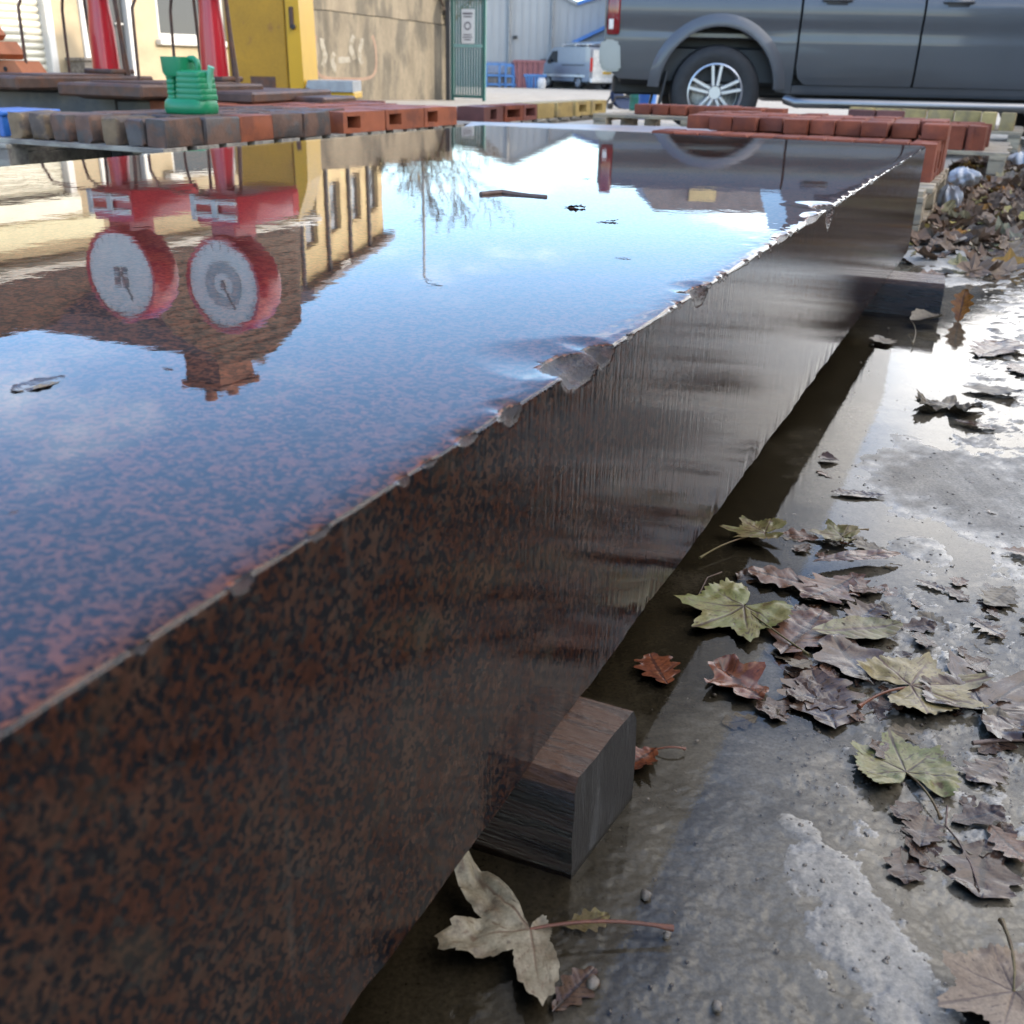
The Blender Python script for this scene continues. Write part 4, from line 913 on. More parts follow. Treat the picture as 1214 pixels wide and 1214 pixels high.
mb = MB(); mb.lathe([(.075, -.002), (.075, .002), (.05, .002), (.05, -.002)], 20, Matrix.Translation((.345, -.0635, 1.38)) @ Matrix.Rotation(R(90), 4, 'X'), closed=True); mb.build('print_ring', M_INK, sg)

# ---- pale terrace behind the wall, running away from us
tr_o = RY(358, 352, 23.0); tr_e = RY(455, 290, 31.5); tdir = Vector((tr_e.x - tr_o.x, tr_e.y - tr_o.y, 0)); TL = tdir.length; trz = math.atan2(tdir.y, tdir.x); TE = 5.0
ter = thing('terraced_house', 'sunlit pale yellow terrace with dark windows seen mirrored behind the concrete wall', 'building', (tr_o.x, tr_o.y, -.1), trz)
bays = [(i * TL / 4, (i + 1) * TL / 4) for i in range(4)]
wz_ = ((.9, 2.1), (3.0, 4.2)); mb = MB()
for a, b_ in bays:
    m_ = (a + b_) / 2; w_ = .5
    mb.box(((a + m_ - w_) / 2, .2, TE / 2), (m_ - w_ - a, .4, TE)); mb.box(((b_ + m_ + w_) / 2, .2, TE / 2), (b_ - m_ - w_, .4, TE))
    for z0, z1 in ((0, .9), (2.1, 3.0), (4.2, TE)): mb.box((m_, .2, (z0 + z1) / 2), (2 * w_, .4, z1 - z0))
mb.box((.2, 2.8, TE / 2), (.4, 4.8, TE)); mb.box((TL - .2, 2.8, TE / 2), (.4, 4.8, TE)); mb.build('wall', M_CREAM2, ter)
for a, b_ in bays:
    m_ = (a + b_) / 2
    for z0, z1 in wz_:
        mb = MB(); mb.box((m_, .12, (z0 + z1) / 2), (.98, .05, z1 - z0 - .02)); w_ = mb.build('window', M_DARK, ter)
        mb = MB(); mb.box((m_, .092, (z0 + z1) / 2), (.84, .006, z1 - z0 - .16)); mb.build('pane', M_GLASS, w_)
    mb = MB(); mb.tube([(a + .1, -.06, .1), (a + .1, -.06, TE)], .05, 8); mb.build('downpipe', M_DARK, ter)
mb = MB(); mb.prism([(-.3, TE), (-.3, TE + .16), (2.6, TE + 1.5), (5.5, TE + .1), (5.5, TE)], 0, TL + .3, Matrix.Rotation(R(90), 4, 'Z') @ Matrix.Scale(-1, 4, (0, 1, 0))); mb.build('roof', M_SLATE, ter)
mb = MB(); mb.box((TL * .35, -.25, TE - .06), (.9, .06, .08), .01); mb.build('eaves_board', M_WHITE, ter)

# ---- bare tree and a lamp column beyond the gate
def bare_tree(x, y, h, sd_, label, spread=1.0):
    rg_ = random.Random(sd_); t = thing('bare_tree', label, 'tree', (x, y, far_z(y)))
    mt, mc, ends = MB(), MB(), []
    def grow(p, d, L_, r_, lev, mb_):
        pts = [p]; rr_ = [r_]; q_ = p.copy(); dd = d.copy()
        for i in range(4):
            dd = (dd + Vector((rg_.gauss(0, .13), rg_.gauss(0, .13), .05))).normalized(); q_ = q_ + dd * L_ / 4; pts.append(q_.copy()); rr_.append(r_ * (1 - .16 * (i + 1)))
        mb_.tube(pts, rr_, 6 if lev < 2 else 4)
        if lev >= 5: ends.append(q_.copy()); return
        for k in range(3 if lev < 4 else 2):
            j = rg_.choice((2, 3, 4)) if k else 4
            ax = Vector((rg_.gauss(0, 1), rg_.gauss(0, 1), rg_.gauss(0, .5))).normalized()
            nd = (Matrix.Rotation(rg_.uniform(.25, .75) * spread, 4, ax) @ dd).normalized(); grow(pts[j], nd, L_ * rg_.uniform(.62, .82), max(rr_[j] * .66, .013), lev + 1, mc if lev >= 0 else mt)
    grow(Vector((0, 0, 0)), Vector((0, 0, 1)), h * .32, h * .024, 0, mt)
    mt.build('trunk', M_BARK, t, smooth=60); mc.build('crown', M_BARK, t, smooth=60)
    V, F = leaf_cloud([(e, .22) for e in ends[::2]], 2, .10, rg_); inst('leaves', np_mesh('leaves', V, F, M_ALEAF, smooth=False), t); return t
M_BARK = pm('bark', (.11, .085, .05), .9, var=.3, scale=8); M_ALEAF = pm('autumn_leaf', (.22, .15, .045), .7, var=.4, scale=5)
bare_tree(-2.6, 34.0, 6.3, 3, 'bare winter tree with thin spreading branches beyond the green gate', 1.0)
bare_tree(-4.1, 36.5, 5.8, 8, 'bushier bare tree behind the end of the pale terrace', 1.1)
bare_tree(-3.5, 32.5, 4.6, 14, 'low bare tree with a few brown leaves in front of the lamp column', 1.25)
lc = thing('lamp_column', 'tall slim street lamp column rising out of the bare trees', 'street lamp', (-3.1, 34.5, far_z(34.5)))
mb = MB(); mb.tube([(0, 0, 0), (0, 0, 1.2), (0, 0, 7.0)], [.08, .065, .04], 10); mb.build('post', M_CLAD, lc, smooth=50)
mb = MB(); mb.tube([(0, 0, 6.95), (.12, -.1, 7.12), (.4, -.3, 7.15)], .025, 8); mb.box((.5, -.38, 7.14), (.34, .14, .07), .02, rz=R(-38)); mb.build('lamp_head', M_DARK, lc, smooth=40)

# ---- grey warehouse with twin gables
WY = 50.0; wz0g = far_z(WY) - .05
def X50(px, Y=WY): return PY(px, 82, Y).x
wh = thing('warehouse', 'big grey clad warehouse with twin gables and downpipes in the distance', 'building', (0, WY, wz0g))
zf = lambda px, py: RY(px, py, WY).z - wz0g
gA, gAp, gV, gB, gR = X50(470), X50(609), X50(681), X50(778), X50(905)
zE, zAp, zV, zB = zf(560, 168), zf(609, 195), zf(681, 161), zf(760, 188)
zE = max(zE - .2, 2.6)
poly = [(gA, 0), (gR, 0), (gR, zV), (gB, zB + .25), (gV, zV), (gAp, zAp), (gA, zE - .6)]
mb = MB(); mb.prism(poly, 0, 26); mb.build('wall', M_CLAD, wh)
mb = MB(); x = gA
while x < gR:                                   # profiled sheet ribs
    ztop = float(np.interp(x, [gA, gAp, gV, gB, gR], [zE - .6, zAp, zV, zB + .25, zV])) - .06
    mb.box((x, -.012, ztop / 2), (.05, .022, ztop), 0); x += .33
o = mb.build('sheet_rib', M_CLAD, wh); o['kind'] = 'stuff'
for a, b_, za, zb in ((gA, gAp, zE - .6, zAp), (gAp, gV, zAp, zV), (gV, gB, zV, zB + .25), (gB, gR, zB + .25, zV)):
    mb = MB(); d = Vector((b_ - a, 0, zb - za)); L_ = d.length
    mb.box((L_ / 2, -.06, 0), (L_, .10, .14), 0, M=Matrix.Translation((a, 0, za)) @ Matrix.Rotation(-math.atan2(d.z, d.x), 4, 'Y')); mb.build('verge_trim', M_BLUE if a >= gV else M_CLAD, wh)
for px in (603, 653):
    mb = MB(); zt_ = float(np.interp(X50(px), [gA, gAp, gV], [zE - .6, zAp, zV])) - .1
    mb.tube([(X50(px), -.12, .05), (X50(px), -.12, zt_)], .06, 8); mb.build('downpipe', pm('grey_pipe', (.25, .25, .24), .5), wh, smooth=50)
mb = MB(); mb.box((X50(610), -.08, PY(610, 44, WY).z - wz0g), (.2, .12, .12), .02); mb.build('wall_lamp', M_DARK, wh)
mb = MB(); mb.box((X50(645), -.12, PY(645, 76, WY).z - wz0g), (.35, .2, .42), .02); mb.build('meter_box', M_DARK, wh)
mb = MB(); mb.box(((X50(571) + X50(648)) / 2, -.015, .55), (X50(648) - X50(571), .02, 1.1)); mb.build('plinth_band', pm('blue_grey_plinth', (.22, .25, .32), .6), wh)
pr = thing('side_unit', 'pale lean-to unit with a blue edged sloping roof beside the warehouse', 'building', (0, 49.3, far_z(49.3)))
x0_, x1_ = PY(680, 45, 49.3).x, PY(790, 45, 49.3).x; z0_ = PY(680, 50, 49.3).z + .25; z1_ = z0_ + (x1_ - x0_) * .46
mb = MB(); mb.prism([(x0_ + .05, 0), (x1_, 0), (x1_, z1_ - .06), (x0_ + .05, z0_ - .05)], 0, .6); mb.build('wall', M_CLADB, pr)
mb = MB(); d = Vector((x1_ - x0_, 0, z1_ - z0_)); mb.box((d.length / 2, .2, .05), (d.length, 1.0, .14), 0, M=Matrix.Translation((x0_, 0, z0_)) @ Matrix.Rotation(-math.atan2(d.z, d.x), 4, 'Y')); mb.build('roof', M_BLUE, pr)
mb = MB(); mb.tube([(x0_, -.35, z0_ - .02), (x0_ + 2.6, -.35, z0_ - .12)], .05, 8); mb.build('gutter', M_DARK, pr)

# ---- brick house beyond the pickup
bh = thing('brick_house', 'red brick house with a slate roof and pale bay, mirrored behind the pickup', 'building', (5.3, 45.0, far_z(45)))
mb = MB(); mb.box((3.0, 3.0, 2.45), (6.0, 6.0, 4.9)); mb.build('wall', M_BRICKW, bh)
mb = MB(); mb.prism([(-.3, 4.9), (6.3, 4.9), (5.6, 6.0), (.4, 6.0)], -.3, 6.3); mb.build('roof', M_SLATE, bh)
mb = MB(); mb.box((2.35, -.25, 2.75), (1.1, .5, 5.5)); mb.build('bay', M_CREAM2, bh)
mb = MB(); mb.box((3.15, -.06, 2.6), (.3, .12, 5.2)); mb.build('pilaster', M_WHITE, bh)
for xx in (.9, 4.6):
    mb = MB(); mb.box((xx, -.03, 3.6), (1.0, .1, 1.2), .01); w_ = mb.build('window', M_WHITE, bh); mb = MB(); mb.box((xx, -.085, 3.6), (.84, .012, 1.04)); mb.build('pane', M_GLASS, w_)

# ---- unseen brick building added at the right to keep this yard in shade
rb = thing('shading_unit', 'long unseen red brick unit added at the right to shade the yard', 'building', (9.6, -16.0, 0))
mb = MB(); mb.box((4, 13.3, 3.1), (8, 26.6, 6.2)); mb.build('wall', M_BRICKW, rb)
mb = MB(); mb.box((4, 13.3, 6.28), (8.2, 26.8, .14)); mb.build('coping', M_CLAD, rb)
for k in range(6):
    mb = MB(); mb.box((-.02, 2.6 + k * 4.2, 3.4), (.1, 2.0, 1.4), .01); w_ = mb.build('window', M_WHITE, rb); mb = MB(); mb.box((-.075, 2.6 + k * 4.2, 3.4), (.012, 1.84, 1.24)); mb.build('pane', M_GLASS, w_)
# ================================================================== BRICKS AND PALLETS
M_BDARK = pm('old_dark_brick', (.115, .062, .042), .75, var=.4, scale=14, col2=(.055, .045, .042), mscale=9, bump=.35, bscale=90, rnd=.25, rough2=.5)
M_BBUFF = pm('old_buff_brick', (.20, .135, .075), .75, var=.4, scale=14, col2=(.09, .065, .05), mscale=9, bump=.35, bscale=90, rnd=.25)
M_BORA = pm('orange_brick', (.27, .075, .03), .6, var=.2, scale=12, col2=(.18, .052, .026), mscale=7, bump=.25, bscale=120, rnd=.18)
M_BRED = pm('red_brick', (.22, .056, .026), .75, spec=.3, var=.25, scale=12, col2=(.17, .048, .028), mscale=8, bump=.25, bscale=120, rnd=.2)
M_BDRED = pm('dark_red_brick', (.15, .05, .038), .6, var=.3, scale=12, bump=.25, bscale=120, rnd=.25)
M_BYEL = pm('yellow_brick', (.42, .30, .11), .65, var=.2, scale=12, col2=(.30, .22, .10), mscale=7, bump=.25, bscale=120, rnd=.2)
M_PALW = pm('pallet_wood', (.36, .28, .18), .75, var=.25, scale=4, stretch=(2, 9, 9), col2=(.22, .18, .13), mscale=3, bump=.2, bscale=50, rnd=.2)
M_PALG = pm('grey_pallet_wood', (.26, .24, .20), .75, var=.25, scale=4, stretch=(2, 9, 9), col2=(.17, .15, .13), mscale=3, bump=.2, bscale=50, rnd=.2)
def brick_mesh(l_, w_, h_, mat, sd_, bev=.005, hole=None, jit=.002):
    """l_ along local x, w_ along local y, h_ up; hole = list of (face, x0, x1, z0, z1) recesses in the -y face"""
    mb = MB()
    if not hole: mb.box((0, 0, h_ / 2), (l_, w_, h_), bev, seg=2)
    else:
        face, x0, x1, z0, z1 = hole
        for (a, b_, c_, d_) in ((-l_ / 2, x0, 0, h_), (x1, l_ / 2, 0, h_), (x0, x1, 0, z0), (x0, x1, z1, h_)):
            if b_ - a > .002 and d_ - c_ > .002: mb.box(((a + b_) / 2, -.02, (c_ + d_) / 2), (b_ - a, w_ - .04, d_ - c_), 0)
        mb.box((0, w_ / 2 - .02, h_ / 2), (l_, .04, h_), .003)
    rg_ = random.Random(sd_)
    for v in mb.bm.verts: v.co += Vector((rg_.uniform(-1, 1), rg_.uniform(-1, 1), rg_.uniform(-1, 1))) * jit
    return mb.mesh('brick', mat, 40)
_bj = random.Random(1)
def put_brick(me, s, u, z, label, group, rot=0.0):
    _bj.seed(int(s * 1000) * 31 + int(u * 1000)); o = inst('brick', me, None, SL(s + _bj.uniform(-.007, .007), u + _bj.uniform(-.002, .002), z), (0, 0, SROT + rot + _bj.uniform(-.03, .03))); return tag(o, label, 'brick', group)
# local x of a brick = slab n axis (u) when rot = 0, local y = slab d axis (s)
def pallet(s0, s1, u0, u1, top, label, mat, slats_along_u=True, nsl=7, name='wooden_pallet', layers=1):
    t = thing(name, label, 'pallet', SL((s0 + s1) / 2, (u0 + u1) / 2, 0), SROT, 'pallets behind the slab')
    W_, D_ = u1 - u0, s1 - s0; th = .02; rg_ = random.Random(int(s0 * 100)); base = top - .145
    if slats_along_u:
        for k in range(nsl):
            mb = MB(); w_ = D_ / nsl * .72; mb.box((rg_.uniform(-.012, .012), -D_ / 2 + (k + .5) * D_ / nsl, top - th / 2), (W_, w_, th), .002); mb.build('deck_board', mat, t)
        for xx in (-W_ / 2 + .05, 0, W_ / 2 - .05):
            mb = MB(); mb.box((xx, 0, top - th - .0101), (.09, D_, .02), .002); mb.build('stringer', mat, t)
            for yy in (-D_ / 2 + .06, 0, D_ / 2 - .06):
                mb = MB(); mb.box((xx, yy, top - .0405 - .04), (.09, .11, .08), .003); mb.build('block', mat, t)
            mb = MB(); mb.box((xx, 0, base + .0115), (.09, D_, .02), .002); mb.build('bottom_board', mat, t)
    if base > .03:                                   # it stands on timber packers
        for xx in (-W_ / 2 + .05, 0, W_ / 2 - .05):
            mb = MB(); mb.box((xx, 0, base / 2 - .006), (.12, D_ * .96, base + .012), .004); mb.build('packer', mat, t)
    return t
# --- right-hand pallet with red bricks
pallet(4.06, 5.30, -1.30, -.035, .18, 'pale wooden pallet under the red bricks right behind the slab end', M_PALW, nsl=9)
pallet(6.55, 7.75, -.95, .19, .18, 'second pallet back on the right carrying a high pile of red bricks', M_PALW, nsl=7)
pallet(8.75, 9.9, -1.1, .24, .20, 'furthest pallet on the right carrying yellow bricks', M_PALW, nsl=7)
RB = [brick_mesh(.215, .1025, .065, M_BRED, i) for i in range(4)]          # stretcher along u
RBH = [brick_mesh(.1025, .215, .060, M_BRED, 10 + i) for i in range(4)]    # header facing us
g_r = 'red bricks on the pallet behind the slab'
# corner block: two courses, frogs (recesses) showing on the right end
RBS = [brick_mesh(.215, .1025, .1, M_BRED, 20 + i) for i in range(2)]
endm = brick_mesh(.20, .1, .147, M_BRED, 31, hole=('-y', .005, .07, .028, .115))
put_brick(endm, 4.50 + .05, -.055 - .05, .18, 'tall red brick with a dark side recess at the near corner of the pallet', g_r, R(90))
endm2 = brick_mesh(.20, .1, .147, M_BRED, 32, hole=('-y', -.06, .03, .03, .10))
put_brick(endm2, 4.72 + .05, -.055 - .05, .18, 'red brick with a dark recess just behind the tall corner brick', g_r, R(90))
LOW = [brick_mesh(.1025, .215, .148, M_BRED, 40 + i) for i in range(3)]
for i in range(10):
    put_brick(LOW[i % 3], 4.545 + .012 * (i % 2), -.215 - i * .108, .18, '%s red brick of the lower front row, counted left from the corner brick' % ORD[i], g_r)
us = [-.09, -.215, -.325, -.435, -.55, -.66, -.77, -.885, -1.0, -1.11]
for i, u in enumerate(us):
    put_brick(RBH[i % 4], 4.80 + .03 * math.sin(i * 2.3), u, .3295, '%s red brick from the right end of the upper row behind the slab' % ORD[i], g_r, R(3 * math.sin(i * 1.7)))
for r_ in range(2):
    for i in range(10):
        put_brick(RBH[(i + r_) % 4], 5.04 + r_ * .225, -.12 - i * .112, .3295 + (.0 if (i + r_) % 3 else .004), 'red brick in the rear rows of the pallet behind the slab', g_r, R(2 * math.sin(i * 1.3 + r_)))
for i in range(8): put_brick(LOW[i % 3], 5.0, -.1 - i * .13, .18, 'red brick in the rear rows of the pallet behind the slab', g_r)
# --- second pallet
g_2 = 'red bricks on the second pallet'
en = [brick_mesh(.215, .1025, .065, M_BRED, 50 + i) for i in range(3)]
endh = brick_mesh(.2, .1, .132, M_BRED, 57, hole=('-y', -.03, .05, .02, .11))
put_brick(endh, 6.74, .005, .18, 'red brick with a tall dark slot at the right corner of the second pallet', g_2, R(90))
LOW2 = [brick_mesh(.19, .1, .132, M_BRED, 60 + i) for i in range(3)]
for i in range(4): put_brick(LOW2[i % 3], 6.68 + .02 * (i % 2), -.150 - i * .2, .18, '%s red brick from the right along the front of the second pallet' % ORD[i], g_2)
for r_ in range(3):
    for i in range(4): put_brick(LOW2[(i + r_) % 3], 6.87 + r_ * .2, -.08 - i * .2 + .05 * (r_ % 2), .18, 'red brick in the rear rows of the second pallet', g_2)
# --- yellow bricks, third pallet
g_y = 'yellow bricks on the far right pallet'
YB = [brick_mesh(.1025, .215, .125, M_BYEL, 70 + i) for i in range(3)]; YS = [brick_mesh(.19, .1025, .125, M_BYEL, 75 + i) for i in range(2)]
put_brick(YB[0], 9.0, .12, .20, 'rightmost yellow brick on the far right pallet', g_y); put_brick(YB[1], 8.96, -.01, .20, 'second yellow brick from the right end, standing proud of the row', g_y)
for i in range(5): put_brick(YS[i % 2], 9.08 + .03 * (i % 2), -.17 - i * .2, .20, '%s yellow brick of the row left of the proud yellow brick' % ORD[i], g_y)
DR = [brick_mesh(.19, .1025, .065, M_BDRED, 80 + i) for i in range(2)]
for i in range(2): put_brick(DR[i], 8.3, -.66 - i * .2, .266, ('right', 'left')[i] + ' one of two dark red bricks lying left of the yellow bricks', 'dark red bricks by the yellow bricks')
dp = pallet(8.0, 8.65, -1.0, -.45, .265, 'small pallet under two dark red bricks left of the yellow bricks', M_PALG, nsl=4)
for i in range(0): put_brick(LOW2[i % 3], 8.25, -.55 - (i % 2) * .2, .20 if i < 2 else .2635, 'red brick stacked beneath the two dark red bricks', 'red bricks under the dark red bricks') if i < 2 else None
# --- red row in the middle distance
pallet(6.35, 7.5, -2.25, -1.00, .309, 'pallet in the middle distance under the row of red bricks before the pickup wheel', M_PALW, nsl=7)
g_a = 'red brick row in front of the pickup wheel'
for i in range(8): put_brick(RBH[i % 4], 6.62 + .02 * math.sin(i * 3), -1.975 + i * .118, .31, '%s red brick from the left in the row in front of the pickup rear wheel' % ORD[i], g_a, R(2 * math.sin(i)))
for i in range(0): put_brick(RBH[(i + 1) % 4], 6.62, -1.975 + i * .118, .2455, 'red brick of the course hidden under the row in front of the pickup wheel', 'course under the red brick row') if -1.975 + i * .118 < -1.2 else None
put_brick(RBH[0], 6.86, -1.5, .3095, 'red brick lying behind the row in front of the pickup wheel', 'course behind the red brick row')
# --- grey sheet of board lying across low timber
b_ = thing('plywood_sheet', 'grey weathered sheet of plywood lying behind the far left slab corner', 'board', SL(5.55, -1.93, 0), R(-2))
M_PLY = pm('weathered_ply', (.26, .21, .19), .35, var=.3, scale=4, col2=(.30, .20, .13), mscale=2.2, bump=.15, bscale=40)
mb = MB(); mb.box((0, 0, .262), (1.42, .62, .018), .003); mb.build('sheet', M_PLY, b_)
for xx in (-.55, 0, .55):
    mb = MB(); mb.box((xx, 0, .1265 - .006), (.09, .55, .253), .004); mb.build('support', M_PALG, b_)
# --- left-hand pallet: dark reclaimed bricks
LZ = .238; LU = -2.915                        # deck height and the face nearest the slab
pallet(3.20, 4.98, -4.75, LU, LZ, 'pallet of dark reclaimed bricks to the left of the slab', M_PALG, nsl=9)
g_l = 'dark reclaimed bricks on the left pallet'
DB = [brick_mesh(.094, .25, .110, (M_BBUFF, M_BDARK)[i % 2], 90 + i, bev=.016, jit=.006) for i in range(6)]
rowu = [-3.775, -3.64, -3.50, -3.357, -3.215, -3.072]
for i, u in enumerate(rowu): put_brick(DB[(0, 2, 1, 3, 4, 5)[i]], 3.37, u, LZ, '%s dark old brick from the left in the gapped row on the left pallet' % ORD[i], g_l, R(3 * math.sin(i * 2)))
DS = [brick_mesh(.10, .236, .110, M_BDARK, 100 + i, bev=.007, jit=.004) for i in range(4)]; DSO = brick_mesh(.10, .236, .110, M_BORA, 106, bev=.007, jit=.004)
ss_ = [3.36, 3.605, 3.845, 4.085, 4.322]; lab = ['first', 'second', 'third, orange tinted', 'fourth, nearly black', 'fifth']
for i, s_ in enumerate(ss_): put_brick(DSO if i == 2 else DS[i % 4], s_, LU - .055, LZ, '%s old brick of the flush row right of the green watering can' % lab[i], g_l)
for r_ in range(5):
    for i in range(5): put_brick(DS[(i + r_) % 4], 3.64 + i * .245, LU - .17 - r_ * .115, LZ, 'dark old brick in the rear rows of the left pallet', g_l)
# --- orange hollow bricks on the next pallet
pallet(4.56, 6.25, -4.75, LU - .012, LZ - .0, 'pallet of orange hollow bricks beyond the dark reclaimed bricks', M_PALG, nsl=9) if False else None
pallet(5.02, 6.22, -4.75, LU - .012, LZ, 'pallet of orange hollow bricks beyond the dark reclaimed bricks', M_PALG, nsl=8)
g_o = 'orange hollow bricks beyond the dark ones'
OB = [brick_mesh(.40, .2, .105, M_BORA, 110 + i, hole=('-y', -.165, -.04, .024, .084)) for i in range(3)]
for i in range(3): put_brick(OB[i], 4.74 + i * .425, LU - .105, LZ, '%s orange hollow brick from the left, showing a square dark recess' % ORD[i], g_o, R(90))
OP = [brick_mesh(.40, .2, .105, M_BORA, 120 + i) for i in range(2)]
for r_ in range(5):
    for i in range(3): put_brick(OP[(i + r_) % 2], 4.74 + i * .425, LU - .32 - r_ * .215, LZ + .004 * r_, 'orange brick in the rear rows beyond the dark reclaimed bricks', g_o, R(90))
pallet(6.28, 8.75, -4.6, LU - .10, LZ - .02, 'pallet beyond the orange hollow bricks carrying brown and yellow bricks', M_PALG, nsl=11)
g_b = 'brown and yellow bricks beyond the orange ones'
BB = brick_mesh(.31, .2, .105, M_BDRED, 130, hole=('-y', -.05, .05, .022, .086)); B2 = brick_mesh(.31, .2, .105, M_BRED, 131, hole=('-y', -.12, .09, .026, .080)); B3 = brick_mesh(.22, .2, .105, M_BDRED, 132, hole=('-y', -.08, .08, .026, .080))
put_brick(BB, 6.50, LU - .205, LZ - .02, 'dark red brick with a small black hole, right of the orange hollow bricks', g_b, R(90))
put_brick(B2, 6.83, LU - .205, LZ - .02, 'red brick with a wide recess in the middle of the mixed row', g_b, R(90)); put_brick(B3, 7.11, LU - .205, LZ - .02, 'short red brick next to the yellow bricks in the mixed row', g_b, R(90))
Y1 = brick_mesh(.30, .2, .108, M_BYEL, 133); Y2 = brick_mesh(.33, .2, .108, M_BYEL, 134, hole=('-y', -.09, .08, .03, .084))
for i in range(4): put_brick((Y1, Y1, Y2, Y2)[i], 7.40 + i * .35, LU - .205 + .009 * i, LZ - .02, '%s yellow brick from the left at the end of the mixed row' % ORD[i], g_b, R(90))
for i in range(6): put_brick(DR[i % 2], 6.6 + i * .3, LU - .45, LZ - .02, 'brick standing behind the mixed brown and yellow row', g_b, R(90))
# low brown row further back
pallet(7.7, 8.7, -5.75, -4.68, .205, 'small pallet at back left under a low row of brown hollow bricks', M_PALG, nsl=4)
for i in range(3): put_brick(brick_mesh(.31, .15, .075, M_BDRED, 140 + i, hole=('-y', -.045, .068, .018, .054)), 7.8, -5.52 + i * .32, .205, '%s brown hollow brick from the left in the low row before the concrete wall' % ORD[i], 'low brown brick row')
# --- blue plastic tray and white sacking
M_BPL = pm('blue_plastic', (.02, .11, .38), .4, var=.2, scale=5)
bt = thing('blue_crate', 'blue plastic crate on legs at the left edge next to the dark bricks', 'crate', SL(3.45, -4.02, .238), SROT); bt.scale = (1.4, 1.4, 1.5)
mb = MB(); mb.box((0, 0, .066), (.2, .24, .014), .004); mb.build('top', M_BPL, bt)
for sx_ in (-.08, -.0, .08):
    mb = MB(); mb.box((sx_, -.10, .03), (.022, .03, .06), .003); mb.build('leg', M_BPL, bt); mb = MB(); mb.box((sx_, .10, .03), (.022, .03, .06), .003); mb.build('leg', M_BPL, bt)
M_BAG = pm('white_plastic_bag', (.46, .45, .44), .5, var=.2, scale=8, bump=.6, bscale=25)
def sack(s, u, z, r, label, sd_):
    mb = MB(); bmesh.ops.create_icosphere(mb.bm, subdivisions=4, radius=1.0)
    for v in mb.bm.verts:
        c = v.co; k = 1 + .55 * (float(fbm(np.array(c.x + 9), np.array(c.y + c.z * 1.3 + 9), 1.6, 4, sd_)) - .5) + .16 * math.sin(7 * math.atan2(c.y, c.x) + 3 * c.z)
        v.co = Vector((c.x * r[0] * k, c.y * r[1] * k, max(c.z, -.75) * r[2] * k))
    o = mb.build('plastic_sack', M_BAG, smooth=70); o.location = SL(s, u, z); return tag(o, label, 'bag', 'white sacks by the pallets')
sack(4.95, .0, .06, (.04, .10, .07), 'crumpled white sack stuffed under the edge of the nearest red brick pallet', 3)
sack(5.65, .02, .11, (.06, .10, .045), 'crumpled white sack lying in the gap between the first two right pallets', 5)
sack(7.3, .28, .06, (.09, .16, .09), 'white sack beside the second pallet at the right edge of the leaf drift', 8)
# ================================================================== GREEN CAN, SCALES, YELLOW TRUCK, BLOCKS
M_GCAN = pm('green_can_plastic', (.008, .20, .085), .38, var=.15, scale=10, col2=(.10, .30, .20), mscale=9, mixlo=.62, mixhi=.75)
can = thing('watering_can', 'green plastic watering can with a cut open top standing on dark bricks', 'watering can', PZ(228, 135, .3485), R(-18)); can.scale = (1.5, 1.5, 1.6)
def rrect(w, d, z, cx=0, cy=0, n=28, p=3.2):
    o_ = []
    for k in range(n):
        a = 2 * math.pi * k / n; c, s = math.cos(a), math.sin(a)
        o_.append(Vector((cx + math.copysign(abs(c) ** (2 / p), c) * w / 2, cy + math.copysign(abs(s) ** (2 / p), s) * d / 2, z)))
    return o_
def loft(mb, rings):
    vv = mb.grid(rings, close=True); mb.bm.faces.new(list(reversed(vv[0]))); mb.bm.faces.new(vv[-1])
mb = MB()
loft(mb, [rrect(.142, .10, .0), rrect(.152, .112, .006), rrect(.154, .114, .020), rrect(.150, .108, .032), rrect(.140, .096, .040, .002)]); mb.build('base', M_GCAN, can, smooth=45)
rings = []
for k in range(5):                               # ribbed body, right half stands lower than the left shoulder
    z = .038 + k * .0145
    rings += [rrect(.104 - .004 * k, .088, z, .022, 0, 28, 5), rrect(.1055 - .004 * k, .0895, z + .002, .022, 0, 28, 5), rrect(.1055 - .004 * k, .0895, z + .012, .022, 0, 28, 5), rrect(.104 - .004 * k, .088, z + .0140, .022, 0, 28, 5)]
rings.append(rrect(.07, .06, .115, .016)); mb = MB(); loft(mb, rings); mb.build('body', M_GCAN, can, smooth=40)
rings = []
for k in range(5):                               # ribbed corner column at the left
    z = .036 + k * .0135; rings += [rrect(.031, .068, z, -.046), rrect(.035, .072, z + .003, -.046), rrect(.035, .072, z + .010, -.046), rrect(.031, .068, z + .013, -.046)]
mb = MB(); loft(mb, rings); mb.build('ribbed_column', M_GCAN, can, smooth=40)
mb = MB(); vv = mb.grid([rrect(.074, .078, .098, -.030), rrect(.084, .084, .108, -.032), rrect(.086, .086, .148, -.034), rrect(.078, .078, .148, -.034), rrect(.074, .074, .112, -.032)], close=True); mb.bm.faces.new(vv[-1]); mb.bm.faces.new(list(reversed(vv[0]))); mb.build('mouth', M_GCAN, can, smooth=40)
mb = MB(); mb.tube([(.006, 0, .142), (.022, 0, .143), (.034, 0, .136), (.036, 0, .124), (.030, 0, .110), (.026, 0, .100)], [.009] * 6, 10); mb.build('handle', M_GCAN, can, smooth=60)
mb = MB(); mb.tube([(.060, -.0, .055), (.066, 0, .085), (.076, 0, .112), (.081, 0, .124)], [.012, .011, .009, .010], 10); mb.build('spout', pm('pale_green_plastic', (.14, .42, .26), .4, var=.1), can, smooth=60)

